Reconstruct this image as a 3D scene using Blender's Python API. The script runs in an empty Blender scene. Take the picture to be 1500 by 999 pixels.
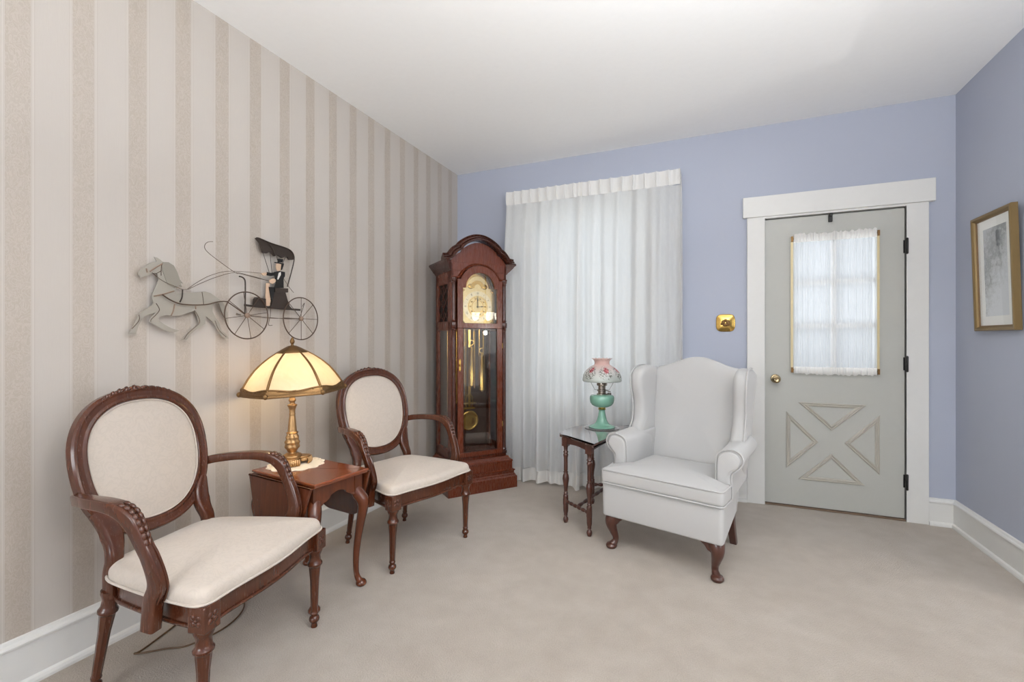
import bpy, bmesh, math, random
from mathutils import Vector, Matrix
random.seed(7)
PI = math.pi
sc = bpy.context.scene
COL = sc.collection

# ------------------------------------------------------------------ helpers
def hexc(r, g, b):
    f = lambda c: (c/255/12.92) if c/255 <= 0.04045 else ((c/255+0.055)/1.055)**2.4
    return (f(r), f(g), f(b), 1)

class MB:
    def __init__(s): s.v = []; s.f = []; s.m = []
    def add(s, vs, fs, mi=0):
        o = len(s.v); s.v += [tuple(v) for v in vs]
        s.f += [tuple(i+o for i in f) for f in fs]; s.m += [mi]*len(fs)
    def box(s, x0, x1, y0, y1, z0, z1, mi=0, mp=None):
        vs = [(x, y, z) for x in (x0, x1) for y in (y0, y1) for z in (z0, z1)]
        if mp: vs = [mp(*v) for v in vs]
        s.add(vs, [(0,1,3,2),(4,6,7,5),(0,4,5,1),(2,3,7,6),(0,2,6,4),(1,5,7,3)], mi)
    def rings(s, rs, closed_ends=True, mi=0, loop=False):
        n = len(rs[0]); vs = [p for r in rs for p in r]; fs = []
        m = len(rs)
        for i in range(m if loop else m-1):
            for j in range(n):
                a = i*n+j; b = i*n+(j+1) % n; i2 = (i+1) % m
                fs.append((a, b, i2*n+(j+1) % n, i2*n+j))
        if closed_ends and not loop:
            fs.append(tuple(range(n))); fs.append(tuple((m-1)*n+j for j in range(n)))
        s.add(vs, fs, mi)
    def lathe(s, prof, n=24, at=(0,0,0), rf=None, mi=0, mp=None):
        rs = []
        for (r, z) in prof:
            ring = []
            for j in range(n):
                a = 2*PI*j/n; rr = rf(r, z, a) if rf else r
                p = (rr*math.cos(a), rr*math.sin(a), z)
                if mp: p = mp(*p)
                ring.append((p[0]+at[0], p[1]+at[1], p[2]+at[2]))
            rs.append(ring)
        s.rings(rs, mi=mi)
    def tube(s, path, r, n=8, mi=0, sub=0, caps=True):
        pts = [Vector(p) for p in path]
        if sub: pts = smooth_path(pts, sub)
        m = len(pts)
        if not hasattr(r, '__len__'): r = [r]*m
        else: r = [interp(r, i/(m-1)) for i in range(m)]
        rs = []; up = None
        for i, p in enumerate(pts):
            t = (pts[min(i+1, m-1)]-pts[max(i-1, 0)]).normalized()
            if up is None:
                up = Vector((0,0,1)) if abs(t.z) < .9 else Vector((1,0,0))
            sd = t.cross(up)
            if sd.length < 1e-6: sd = t.orthogonal()
            sd.normalize(); up = sd.cross(t).normalized()
            rs.append([p+sd*(r[i]*math.cos(2*PI*j/n))+up*(r[i]*math.sin(2*PI*j/n)) for j in range(n)])
        s.rings(rs, mi=mi, closed_ends=caps)
    def sweep(s, path, side, ws, hs, e=3.0, n=16, sub=6, mi=0):
        """rounded-rectangle section: ws across 'side', hs across the other axis"""
        pts = smooth_path([Vector(p) for p in path], sub) if sub else [Vector(p) for p in path]
        m = len(pts); rs = []; side = Vector(side).normalized()
        for i, p in enumerate(pts):
            t = (pts[min(i+1, m-1)]-pts[max(i-1, 0)]).normalized()
            sd = (side-t*side.dot(t)).normalized(); up = sd.cross(t)
            w = interp(ws, i/(m-1))/2; h = interp(hs, i/(m-1))/2
            rs.append([p+sd*(w*sp(math.cos(2*PI*j/n), e))+up*(h*sp(math.sin(2*PI*j/n), e)) for j in range(n)])
        s.rings(rs, mi=mi)
    def slab(s, out, w0, w1, r, mp, dome0=0, dome1=0, k=4, rc=5, mi=0, r1=None):
        r1 = r if r1 is None else r1
        n = len(out); cx = sum(p[0] for p in out)/n; cy = sum(p[1] for p in out)/n
        ar = sum(out[i][0]*out[(i+1) % n][1]-out[(i+1) % n][0]*out[i][1] for i in range(n))
        sg = 1 if ar > 0 else -1; nr = []
        for i in range(n):
            a, b, c = out[i-1], out[i], out[(i+1) % n]
            e1 = (b[0]-a[0], b[1]-a[1]); e2 = (c[0]-b[0], c[1]-b[1])
            l1 = math.hypot(*e1) or 1; l2 = math.hypot(*e2) or 1
            nx = (e1[1]/l1+e2[1]/l2)*sg; ny = -(e1[0]/l1+e2[0]/l2)*sg; l = math.hypot(nx, ny) or 1
            nr.append((nx/l, ny/l))
        def ring(ins, w): return [mp(out[i][0]-nr[i][0]*ins, out[i][1]-nr[i][1]*ins, w) for i in range(n)]
        def cap(ins, w, dome, q):
            base = [(out[i][0]-nr[i][0]*ins, out[i][1]-nr[i][1]*ins) for i in range(n)]
            return [mp(cx+(b[0]-cx)*q, cy+(b[1]-cy)*q, w+dome*(1-q**2.4)) for b in base]
        rs = []
        if not dome0 and r > 0: rs.append(ring(r+.003, w0))
        if dome0:
            for i in range(rc): rs.append(cap(r, w0, -dome0, max(.02, i/rc)))
        for i in range(k+1):
            a = PI/2*i/k; rs.append(ring(r*(1-math.sin(a)), w0+r*(1-math.cos(a))))
        for i in range(k, -1, -1):
            a = PI/2*i/k; rs.append(ring(r1*(1-math.sin(a)), w1-r1*(1-math.cos(a))))
        if not dome1 and r1 > 0: rs.append(ring(r1+.003, w1))
        if dome1:
            for i in range(rc-1, -1, -1): rs.append(cap(r1, w1, dome1, max(.02, i/rc)))
        s.rings(rs, mi=mi)
    def ball(s, c, rx, ry=None, rz=None, n=12, m=8, mi=0, mp=None):
        ry = ry or rx; rz = rz or rx; rs = []
        for i in range(m+1):
            a = PI*max(.02, min(.98, i/m)); rr = math.sin(a)
            rg = [(c[0]+rx*rr*math.cos(2*PI*j/n), c[1]+ry*rr*math.sin(2*PI*j/n), c[2]-rz*math.cos(a)) for j in range(n)]
            if mp: rg = [mp(*p) for p in rg]
            rs.append(rg)
        s.rings(rs, mi=mi)
    def poly(s, out, w0, w1, mp, mi=0):
        n = len(out)
        vs = [mp(p[0], p[1], w0) for p in out]+[mp(p[0], p[1], w1) for p in out]
        fs = [tuple(range(n)), tuple(range(2*n-1, n-1, -1))]+[(i, (i+1) % n, n+(i+1) % n, n+i) for i in range(n)]
        s.add(vs, fs, mi)
    def build(s, name, mats, parent=None, smooth=True, ang=35, bevel=0, recalc=True):
        me = bpy.data.meshes.new(name); me.from_pydata(s.v, [], s.f); me.update()
        if not isinstance(mats, (list, tuple)): mats = [mats]
        for m in mats: me.materials.append(m)
        for p, mi in zip(me.polygons, s.m): p.material_index = mi
        if recalc:
            bm = bmesh.new(); bm.from_mesh(me)
            bmesh.ops.recalc_face_normals(bm, faces=bm.faces); bm.to_mesh(me); bm.free()
        if smooth:
            for p in me.polygons: p.use_smooth = True
            me.set_sharp_from_angle(angle=math.radians(ang))
        o = bpy.data.objects.new(name, me); COL.objects.link(o)
        if parent: o.parent = parent
        if bevel:
            b = o.modifiers.new('Bevel', 'BEVEL'); b.width = bevel; b.segments = 2; b.limit_method = 'ANGLE'
            b.angle_limit = math.radians(40)
        return o

def sp(c, e): return math.copysign(abs(c)**(2/e), c)
def interp(a, t):
    if not hasattr(a, '__len__'): return a
    if len(a) == 1: return a[0]
    x = t*(len(a)-1); i = min(int(x), len(a)-2); return a[i]+(a[i+1]-a[i])*(x-i)
def smooth_path(P, k, closed=False):
    P = [Vector(p) for p in P]; n = len(P); out = []
    rng = range(n) if closed else range(n-1)
    for i in rng:
        if closed: a, b, c, d = P[i-1], P[i], P[(i+1) % n], P[(i+2) % n]
        else: a, b, c, d = P[max(i-1, 0)], P[i], P[i+1], P[min(i+2, n-1)]
        for j in range(k):
            t = j/k
            out.append(.5*((2*b)+(c-a)*t+(2*a-5*b+4*c-d)*t*t+(3*b-3*c+d-a)*t**3))
    if not closed: out.append(P[-1])
    return out
def sm2(pts, k=5): return [(p.x, p.y) for p in smooth_path([(a, b, 0) for a, b in pts], k, True)]
def bev2(pts, r, k=4):
    """round the corners of a polygon; r is one radius or a list"""
    n = len(pts); out = []
    for i in range(n):
        p = Vector(pts[i]); a = Vector(pts[i-1]); b = Vector(pts[(i+1) % n])
        rr = r[i] if hasattr(r, '__len__') else r
        if rr <= 0: out.append(tuple(p)); continue
        u = (a-p); v = (b-p); d = min(rr, u.length*.48, v.length*.48)
        u.normalize(); v.normalize()
        for j in range(k+1):
            t = j/k; q = (p+u*d)*(1-t)**2+p*2*t*(1-t)+(p+v*d)*t*t; out.append((q.x, q.y))
    return out
def densify(pts, step):
    out = []; n = len(pts)
    for i in range(n):
        a = Vector(pts[i]); b = Vector(pts[(i+1) % n]); k = max(1, int((b-a).length/step))
        for j in range(k): q = a+(b-a)*(j/k); out.append((q.x, q.y))
    return out
def XY(x, y, z): return (x, y, z)

def tag(o, label=None, cat=None, group=None, kind=None):
    if label: o['label'] = label
    if cat: o['category'] = cat
    if group: o['group'] = group
    if kind: o['kind'] = kind
    return o
def thing(name, label, cat, loc=(0,0,0), rz=0, group=None):
    o = bpy.data.objects.new(name, None); COL.objects.link(o); o.empty_display_size = .1
    o.location = loc; o.rotation_euler = (0, 0, rz); return tag(o, label, cat, group)
def struct(mb, name, mat, **k):
    return tag(mb.build(name, mat, smooth=k.pop('smooth', False), **k), kind='structure')

# ------------------------------------------------------------------ materials
class NT:
    def __init__(s, name):
        s.m = bpy.data.materials.new(name); s.m.use_nodes = True; s.t = s.m.node_tree
        s.b = s.t.nodes['Principled BSDF']; s.o = s.t.nodes['Material Output']
    def n(s, typ, ins=None, **k):
        nd = s.t.nodes.new(typ)
        for a, b in k.items(): setattr(nd, a, b)
        for a, b in (ins or {}).items():
            if isinstance(b, bpy.types.NodeSocket): s.t.links.new(b, nd.inputs[a])
            else: nd.inputs[a].default_value = b
        return nd
    def l(s, a, b): s.t.links.new(a, b)
    def math(s, op, a, b=0.0, c=0.0):
        return s.n('ShaderNodeMath', {0: a, 1: b, 2: c}, operation=op).outputs[0]
    def mix(s, f, a, b):
        return s.n('ShaderNodeMix', {0: f, 6: a, 7: b}, data_type='RGBA').outputs[2]
    def ramp(s, f, stops):
        r = s.n('ShaderNodeValToRGB', {0: f}); e = r.color_ramp.elements
        while len(e) < len(stops): e.new(.5)
        for i, (p, c) in enumerate(stops):
            e[i].position = p; e[i].color = c if hasattr(c, '__len__') else (c, c, c, 1)
        return r.outputs[0]
    def noise(s, scale, detail=3, vec=None, rough=.5, dist=0):
        d = {'Scale': scale, 'Detail': detail, 'Roughness': rough, 'Distortion': dist}
        if vec is not None: d['Vector'] = vec
        return s.n('ShaderNodeTexNoise', d).outputs['Fac']
    def obj(s): return s.n('ShaderNodeTexCoord').outputs['Object']
    def mapped(s, sc=(1,1,1), loc=(0,0,0), rot=(0,0,0)):
        return s.n('ShaderNodeMapping', {'Vector': s.obj(), 'Scale': sc, 'Location': loc, 'Rotation': rot}).outputs[0]
    def bump(s, h, strength=.3, dist=.002):
        s.l(s.n('ShaderNodeBump', {'Height': h, 'Strength': strength, 'Distance': dist}).outputs[0], s.b.inputs['Normal'])
    def set(s, **k):
        for a, b in k.items():
            a = a.replace('_', ' ')
            if isinstance(b, bpy.types.NodeSocket): s.l(b, s.b.inputs[a])
            else: s.b.inputs[a].default_value = b
        return s.m

def plain(name, col, rough=.5, metal=0, bump=0, bs=200, spec=.5, coat=0, var=.02):
    t = NT(name); nz = t.noise(30, 3, t.obj())
    c2 = tuple(min(1, x*(1+var)) for x in col[:3])+(1,); c1 = tuple(x*(1-var) for x in col[:3])+(1,)
    t.set(Base_Color=t.mix(nz, c1, c2), Roughness=rough, Metallic=metal, Specular_IOR_Level=spec, Coat_Weight=coat)
    if bump: t.bump(t.noise(bs, 3, t.obj()), bump, .001)
    return t.m

def wood(name, dark, light, rough=.28, axis=2, coat=.4):
    t = NT(name); s = [14, 14, 14]; s[axis] = 1.2
    v = t.mapped(tuple(s)); nz = t.noise(3, 6, v, .6, .6); n2 = t.noise(14, 4, v, .7)
    f = t.ramp(t.math('ADD', t.math('MULTIPLY', nz, .85), t.math('MULTIPLY', n2, .15)), [(.15, dark), (.9, light)])
    t.set(Base_Color=f, Roughness=t.math('MULTIPLY_ADD', n2, .15, rough-.07), Coat_Weight=coat, Coat_Roughness=.12)
    t.bump(n2, .08, .0005)
    return t.m
MAT = {}
W1c, W2c = hexc(52, 22, 13), hexc(112, 56, 34)
MAT['wood'] = wood('chair_wood', hexc(56, 25, 12), hexc(94, 47, 24), .25, 2, .3)
MAT['wood_table'] = wood('table_wood', hexc(108, 50, 22), hexc(138, 70, 34), .16, 0, .8)
MAT['wood_table_leg'] = wood('table_leg_wood', hexc(72, 33, 16), hexc(108, 54, 28), .24, 2, .3)
MAT['wood_clock'] = wood('clock_wood', hexc(82, 34, 17), hexc(118, 54, 28), .27, 2, .25)
MAT['wood_clock_dark'] = wood('clock_dark_wood', hexc(58, 26, 17), hexc(80, 38, 25), .26)
MAT['wood_console'] = wood('console_wood', hexc(58, 30, 24), hexc(92, 54, 42), .3)
t = NT('console_top_polish')
t.set(Base_Color=t.ramp(t.noise(5, 5, t.mapped((2, 12, 12))), [(.3, hexc(60, 34, 28)), (.7, hexc(92, 58, 48))]),
      Roughness=.08, Coat_Weight=1.0, Coat_Roughness=.03, Coat_IOR=2.0, IOR=1.8)
MAT['console_top'] = t.m

def fabric(name, col, pat=0.0, scale=900):
    t = NT(name); v = t.obj()
    base = col
    if pat:
        d = t.noise(22, 2, v, .5, 2.5)
        k = t.ramp(d, [(.47, 0.0), (.5, 1.0), (.57, 1.0), (.6, 0.0)])
        base = t.mix(t.math('MULTIPLY', k, pat), col, tuple(x*.86 for x in col[:3])+(1,))
    w = t.n('ShaderNodeTexWave', {'Vector': v, 'Scale': scale/6, 'Distortion': 0.4}, bands_direction='Y').outputs['Fac']
    nz = t.noise(scale, 2, v)
    t.set(Base_Color=base, Roughness=.92, Specular_IOR_Level=.15, Sheen_Weight=.25, Sheen_Roughness=.4)
    t.bump(t.math('ADD', nz, t.noise(25, 2, v)), .12, .001)
    return t.m
MAT['chair_fabric'] = fabric('ivory_damask', hexc(199, 188, 177), .35)
MAT['wing_fabric'] = fabric('white_upholstery', hexc(185, 184, 183), 0, 700)

MAT['white_paint'] = plain('white_trim_paint', hexc(221, 220, 217), .4, bump=.05, bs=60)
MAT['ceiling'] = plain('ceiling_paint', hexc(250, 250, 250), .95, bump=.04, bs=90, spec=.1)
MAT['door'] = plain('door_paint', hexc(182, 182, 176), .38, bump=.05, bs=50)
t = NT('blue_wall_paint')
t.set(Base_Color=t.mix(t.noise(2.5, 3, t.obj()), hexc(173, 178, 193), hexc(176, 181, 196)), Roughness=.62, Specular_IOR_Level=.3)
t.bump(t.noise(220, 2, t.obj()), .06, .001); MAT['blue'] = t.m

# carpet
t = NT('beige_carpet'); v = t.obj()
big = t.noise(1.3, 3, v, .6, .4); mid = t.noise(9, 4, v, .6); fine = t.noise(230, 4, v, .85)
f = t.math('ADD', t.math('MULTIPLY', big, .30), t.math('ADD', t.math('MULTIPLY', mid, .22), t.math('MULTIPLY', fine, .48)))
t.set(Base_Color=t.ramp(f, [(.33, hexc(166, 153, 139)), (.5, hexc(188, 176, 163)), (.66, hexc(206, 196, 185))]), Roughness=1.0,
      Specular_IOR_Level=.05, Sheen_Weight=.3)
t.bump(t.math('ADD', fine, t.noise(150, 2, v)), .9, .006); MAT['carpet'] = t.m

# striped wallpaper: 17.55 cm repeat along y
t = NT('striped_wallpaper'); v = t.obj()
sx = t.n('ShaderNodeSeparateXYZ', {0: v}).outputs
ph = t.math('FRACT', t.math('DIVIDE', t.math('SUBTRACT', sx[1], .728-17.55), .1755))
def band(t, x, a, b, s=.006):
    up = t.math('SMOOTH_MIN', 1.0, t.math('MAXIMUM', t.math('DIVIDE', t.math('SUBTRACT', x, a), s), 0.0), .01)
    dn = t.math('SMOOTH_MIN', 1.0, t.math('MAXIMUM', t.math('DIVIDE', t.math('SUBTRACT', b, x), s), 0.0), .01)
    return t.math('MULTIPLY', up, dn)
dark = band(t, ph, .0, .368)
damask = t.noise(34, 2, t.mapped((1, 1.3, .8)), .5, 3.0)
dm = t.ramp(damask, [(.42, .0), (.5, 1.0), (.58, .15)])
fib = t.noise(60, 4, t.mapped((1, 4, .35)), .7)
pale = t.mix(t.math('MULTIPLY', fib, .5), hexc(192, 185, 178), hexc(185, 177, 169))
dkc = t.mix(dm, hexc(175, 164, 152), hexc(186, 176, 166))
dkc = t.mix(t.math('MULTIPLY', fib, .25), dkc, hexc(169, 160, 150))
c = t.mix(dark, pale, dkc)
for a, b in ((.375, .385), (.41, .422), (.432, .438), (.93, .936), (.95, .962), (.983, .993)):
    c = t.mix(t.math('MULTIPLY', band(t, ph, a, b, .004), .55), c, hexc(176, 166, 156))
for a, b in ((.385, .41), (.962, .983)):
    c = t.mix(t.math('MULTIPLY', band(t, ph, a, b, .004), .5), c, hexc(200, 194, 187))
t.set(Base_Color=c, Roughness=t.math('MULTIPLY_ADD', dark, -.12, .52), Specular_IOR_Level=t.math('MULTIPLY_ADD', dark, .35, .3))
t.bump(t.math('MULTIPLY_ADD', t.math('MULTIPLY', dm, dark), .5, fib), .25, .001); MAT['wallpaper'] = t.m

def metal(name, col, rough=.3, bump=0):
    t = NT(name); nz = t.noise(40, 3, t.obj())
    t.set(Base_Color=t.mix(nz, tuple(x*.75 for x in col[:3])+(1,), col), Metallic=1, Roughness=rough)
    if bump: t.bump(t.noise(160, 3, t.obj()), bump, .002)
    return t.m
MAT['brass'] = metal('polished_brass', hexc(226, 186, 104), .2)
MAT['brass_lamp'] = metal('antique_gilt_metal', hexc(196, 158, 112), .42, .6)
MAT['brass_dark'] = metal('dark_antique_brass', hexc(140, 108, 72), .45, .5)
MAT['dial'] = metal('pale_brass_dial', hexc(226, 204, 150), .34, .2)
MAT['steel'] = metal('nickel_metal', hexc(190, 182, 172), .25)
MAT['iron'] = plain('dark_iron', hexc(58, 48, 42), .5, .3)
MAT['iron_brown'] = plain('brown_wire', hexc(84, 66, 54), .5, .4)
MAT['tin'] = plain('grey_tin_sheet', hexc(158, 152, 142), .5, .15)
MAT['tin_dark'] = plain('horse_mane_metal', hexc(142, 136, 126), .5, .15)
MAT['strap'] = plain('brown_leather_strap', hexc(134, 112, 96), .6)
MAT['tan'] = plain('tan_painted_metal', hexc(206, 176, 150), .5)
MAT['black'] = plain('black_metal', hexc(30, 28, 27), .4, .3)
MAT['white_shirt'] = plain('white_enamel', hexc(220, 216, 210), .5)
MAT['cord'] = plain('brown_cord', hexc(92, 66, 40), .5)
MAT['jade'] = NT('jade_green_glass').set(Base_Color=hexc(124, 172, 152), Roughness=.12, Coat_Weight=.5, Subsurface_Weight=.1, Subsurface_Radius=(.02, .03, .025), Subsurface_Scale=.5)
MAT['threshold'] = plain('worn_brown_threshold', hexc(112, 90, 72), .6)
MAT['lace'] = plain('cream_lace', hexc(238, 228, 210), .9, bump=.8, bs=300)
MAT['inside'] = plain('dark_clock_interior', hexc(70, 48, 38), .35)
MAT['brick'] = plain('outside_ground_grass', hexc(120, 130, 100), .95)

def glass(name, tint=(1,1,1,1), rough=0.0, refl=.04):
    t = NT(name); t.t.nodes.remove(t.b)
    tr = t.n('ShaderNodeBsdfTransparent', {0: tint}); gl = t.n('ShaderNodeBsdfGlossy', {0: (1,1,1,1), 'Roughness': rough})
    ge = t.n('ShaderNodeNewGeometry')
    c = t.math('ABSOLUTE', t.n('ShaderNodeVectorMath', {0: ge.outputs['Incoming'], 1: ge.outputs['Normal']}, operation='DOT_PRODUCT').outputs['Value'])
    f = t.math('MULTIPLY_ADD', t.math('POWER', t.math('SUBTRACT', 1.0, c), 5.0), .9, refl)
    mx = t.n('ShaderNodeMixShader', {0: f, 1: tr.outputs[0], 2: gl.outputs[0]})
    t.l(mx.outputs[0], t.o.inputs[0]); return t.m
MAT['glass'] = glass('clear_window_glass')
MAT['clock_glass'] = glass('bevelled_clock_glass', (.96, .96, .95, 1), 0, .07)

def sheer(name, col, alpha, transl, pleat=0):
    t = NT(name); t.t.nodes.remove(t.b); v = t.obj()
    weave = t.noise(40, 3, t.mapped((6, 6, .3)), .6)
    d = t.n('ShaderNodeBsdfDiffuse', {0: col}); tl = t.n('ShaderNodeBsdfTranslucent', {0: col}); tp = t.n('ShaderNodeBsdfTransparent', {0: (1,1,1,1)})
    m1 = t.n('ShaderNodeMixShader', {0: transl, 1: d.outputs[0], 2: tl.outputs[0]})
    m2 = t.n('ShaderNodeMixShader', {0: t.math('MULTIPLY_ADD', weave, .12, alpha-.06), 1: tp.outputs[0], 2: m1.outputs[0]})
    t.l(m2.outputs[0], t.o.inputs[0]); return t.m
MAT['curtain'] = sheer('white_sheer_curtain', (.92, .92, .91, 1), .90, .58)
MAT['curtain_header'] = sheer('white_curtain_heading', (.9, .885, .86, 1), .97, .3)
MAT['door_curtain'] = sheer('white_door_sheer', (.93, .93, .93, 1), .52, .55)

def emit(name, col, st):
    t = NT(name); t.set(Base_Color=col, Emission_Color=col, Emission_Strength=st); return t.m
MAT['bulb'] = emit('lit_bulb', (1, .85, .6, 1), 6)
MAT['chand'] = emit('lit_glass_shade', (1, .93, .8, 1), 6)
t = NT('cream_slag_glass'); t.t.nodes.remove(t.b); v = t.obj()
cc = t.ramp(t.noise(9, 4, v, .6, 1.2), [(.3, (.80, .63, .42, 1)), (.7, (.84, .71, .52, 1))])
d = t.n('ShaderNodeBsdfDiffuse', {0: cc}); tl = t.n('ShaderNodeBsdfTranslucent', {0: cc}); g = t.n('ShaderNodeBsdfGlossy', {0: (1,1,1,1), 'Roughness': .15})
m1 = t.n('ShaderNodeMixShader', {0: .6, 1: d.outputs[0], 2: tl.outputs[0]})
m2 = t.n('ShaderNodeMixShader', {0: .05, 1: m1.outputs[0], 2: g.outputs[0]}); t.l(m2.outputs[0], t.o.inputs[0]); MAT['slag'] = t.m
SKY, P_WIN, P_DOOR, P_REAR, P_DIN, P_CH, P_CH2, EXPO = .46, 8, 8, 145, 115, 40, 8, -0.16
P_LAMP = 1.4; P_UP = 122

# ------------------------------------------------------------------ the room
XL, XR, YB, YF, H = -2.126, 1.428, 3.70, -3.6, 2.695
CAM_H = 1.166
XD = 4.6            # far side of the adjoining dining room
m = MB(); m.box(XL-.15, XD+.15, YF-.15, YB+.17, -.12, 0); struct(m, 'floor', MAT['carpet'])
m = MB(); m.box(XL-.15, XD+.15, YF-.15, YB+.17, H, H+.12); struct(m, 'ceiling', MAT['ceiling'])
m = MB(); m.box(XL-.15, XL, YF-.15, YB+.17, 0, H); struct(m, 'wall_left', MAT['wallpaper'])
WX0, WX1, WZ0, WZ1 = -1.36, -.48, .66, 2.22      # window opening
DX0, DX1, DZ = .381, 1.178, 2.022               # door opening
m = MB()
for a in ((XL, WX0, 0, H), (WX0, WX1, 0, WZ0), (WX0, WX1, WZ1, H), (WX1, DX0, 0, H), (DX0, DX1, DZ+.02, H), (DX1, XD+.15, 0, H)):
    m.box(a[0], a[1], YB, YB+.17, a[2], a[3])
struct(m, 'wall_back', MAT['blue'])
# right wall with the wide opening to the dining room
OY0, OY1, OZ = .1, 2.72, 2.25
m = MB()
for a in ((YF, OY0, 0, H), (OY1, YB, 0, H), (OY0, OY1, OZ, H)): m.box(XR, XR+.13, a[0], a[1], a[2], a[3])
struct(m, 'wall_right', MAT['blue'])
# front wall (behind the camera) and dining room wall, each with a window; the front one is added for fill light
m = MB()
FX0, FX1, FZ0, FZ1 = -1.95, .1, .7, 2.25
for a in ((XL, FX0, 0, H), (FX0, FX1, 0, FZ0), (FX0, FX1, FZ1, H), (FX1, XD+.15, 0, H)): m.box(a[0], a[1], YF-.15, YF, a[2], a[3])
struct(m, 'wall_front', MAT['blue'])
m = MB(); GY0, GY1 = -1.6, .3
for a in ((YF, GY0, 0, H), (GY0, GY1, 0, .8), (GY0, GY1, 2.2, H), (GY1, YB, 0, H)): m.box(XD, XD+.15, a[0], a[1], a[2], a[3])
struct(m, 'wall_dining', MAT['ceiling'])

# baseboards: tall flat board, rounded cap, quarter-round shoe
def baseboard(name, p0, p1, inward, parts=True):
    p0 = Vector((p0[0], p0[1], 0)); p1 = Vector((p1[0], p1[1], 0)); q = Vector((inward[0], inward[1], 0))
    prof = [(0, 0), (.030, 0), (.030, .010), (.026, .020), (.018, .026), (.018, .140), (.023, .143), (.024, .150), (.021, .156), (.014, .160), (.010, .168), (0, .170)]
    rs = [[p+q*a+Vector((0, 0, b)) for a, b in prof] for p in (p0, p1)]
    m = MB(); m.rings(rs); struct(m, name, MAT['white_paint'])
baseboard('baseboard_left', (XL, YF), (XL, YB-.001), (1, 0))
baseboard('baseboard_right', (XR, OY1), (XR, YB-.001), (-1, 0))
baseboard('baseboard_back', (1.291, YB), (XR-.001, YB), (0, -1))
baseboard('baseboard_back_left', (XL+.001, YB), (.268, YB), (0, -1))

# door casing
m = MB()
m.box(.268, .381, YB-.022, YB, 0, 2.04); m.box(1.178, 1.291, YB-.022, YB, 0, 2.04)
m.box(.241, 1.322, YB-.032, YB, 2.04, 2.185)
struct(m, 'trim_1', MAT['white_paint'], bevel=.003)
m = MB()
m.box(.375, .381, YB-.02, YB+.17, 0, DZ+.006); m.box(1.178, 1.184, YB-.02, YB+.17, 0, DZ+.006); m.box(.375, 1.184, YB-.02, YB+.17, DZ+.004, DZ+.02)
m.box(.381, .393, YB+.046, YB+.06, 0, DZ); m.box(1.166, 1.178, YB+.046, YB+.06, 0, DZ); m.box(.381, 1.178, YB+.046, YB+.06, DZ-.008, DZ+.004)
struct(m, 'trim_2', MAT['white_paint'])
m = MB(); m.box(.381, 1.178, YB-.012, YB+.12, .0005, .012); struct(m, 'trim_3', MAT['threshold'], bevel=.003)

# the door: leaf (structure) with lite, trim mouldings, knob, hinges
door = MB(); LX0, LX1, LZ0, LZ1 = .562, 1.022, .966, 1.862
y0, y1 = YB+.002, YB+.044
for a in ((.384, LX0, .016, DZ-.004), (LX1, 1.175, .016, DZ-.004), (LX0, LX1, .016, LZ0), (LX0, LX1, LZ1, DZ-.004)):
    door.box(a[0], a[1], y0, y1, a[2], a[3])
dr = struct(door, 'door_1', MAT['door'])
tag(dr, 'grey white painted entry door with a curtained lite above crossed mouldings')
def tri(name, P):
    m = MB(); c = Vector((sum(p[0] for p in P)/3, sum(p[1] for p in P)/3))
    def inset(d):
        out = []
        n = 3
        for i in range(3):
            a, b, e = Vector(P[i-1]), Vector(P[i]), Vector(P[(i+1) % 3])
            u = (a-b).normalized(); v = (e-b).normalized(); bis = (u+v).normalized(); h = math.sin(u.angle(v)/2)
            out.append(b+bis*(d/h))
        return out
    prof = [(0, 0), (.001, .007), (.005, .009), (.009, .004), (.014, .004), (.018, .0095), (.023, .007), (.026, 0)]
    rs = [[(q[0], y0-w, q[1]) for q in inset(d)] for d, w in prof]
    for i in range(len(rs)-1):
        m.add(list(rs[i])+list(rs[i+1]), [(j, (j+1) % 3, 3+(j+1) % 3, 3+j) for j in range(3)], 0)
    o = m.build(name, MAT['door_mould'], dr, smooth=False)
MAT['door_mould'] = plain('door_moulding_paint', hexc(180, 175, 164), .4)
tri('panel_moulding', [(.586, .735), (.975, .735), (.780, .550)])
tri('panel_moulding', [(.586, .200), (.968, .200), (.780, .395)])
tri('panel_moulding', [(.514, .668), (.514, .270), (.705, .468)])
tri('panel_moulding', [(1.045, .672), (1.045, .280), (.852, .472)])
m = MB()                                       # lite frame, muntins behind the sheer
for a in ((.536, LX0, .945, 1.885), (LX1, 1.044, .945, 1.885), (LX0, LX1, .945, LZ0), (LX0, LX1, LZ1, 1.885)):
    m.box(a[0], a[1], y0-.010, y0+.012, a[2], a[3])
lf = m.build('lite_frame', MAT['door'], dr, smooth=False, bevel=.002)
m = MB()
m.box(.782, .810, y0+.012, y0+.034, LZ0, LZ1)
for z in (1.264, 1.563): m.box(LX0, LX1, y0+.013, y0+.033, z-.014, z+.014)
m.build('muntin', MAT['white_paint'], lf, smooth=False)
m = MB(); m.box(LX0, LX1, y0+.021, y0+.025, LZ0, LZ1); tag(m.build('pane', MAT['glass'], dr, smooth=False), 'clear glass divided into six lights')
for x in (.540, 1.028):
    m = MB(); m.box(x, x+.013, y0-.014, y0-.0102, .950, 1.880)
    for k in range(7): m.ball((x+.0065, y0-.0145, .97+k*.148), .003, .0015, .003, 8, 4)
    tag(m.build('edge_strip', MAT['gold_strip'] if 'gold_strip' in MAT else MAT.setdefault('gold_strip', plain('yellowed_brass_strip', hexc(214, 198, 156), .4, .2)), dr, smooth=False), 'yellowed brass strip beside the sheer')
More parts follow.
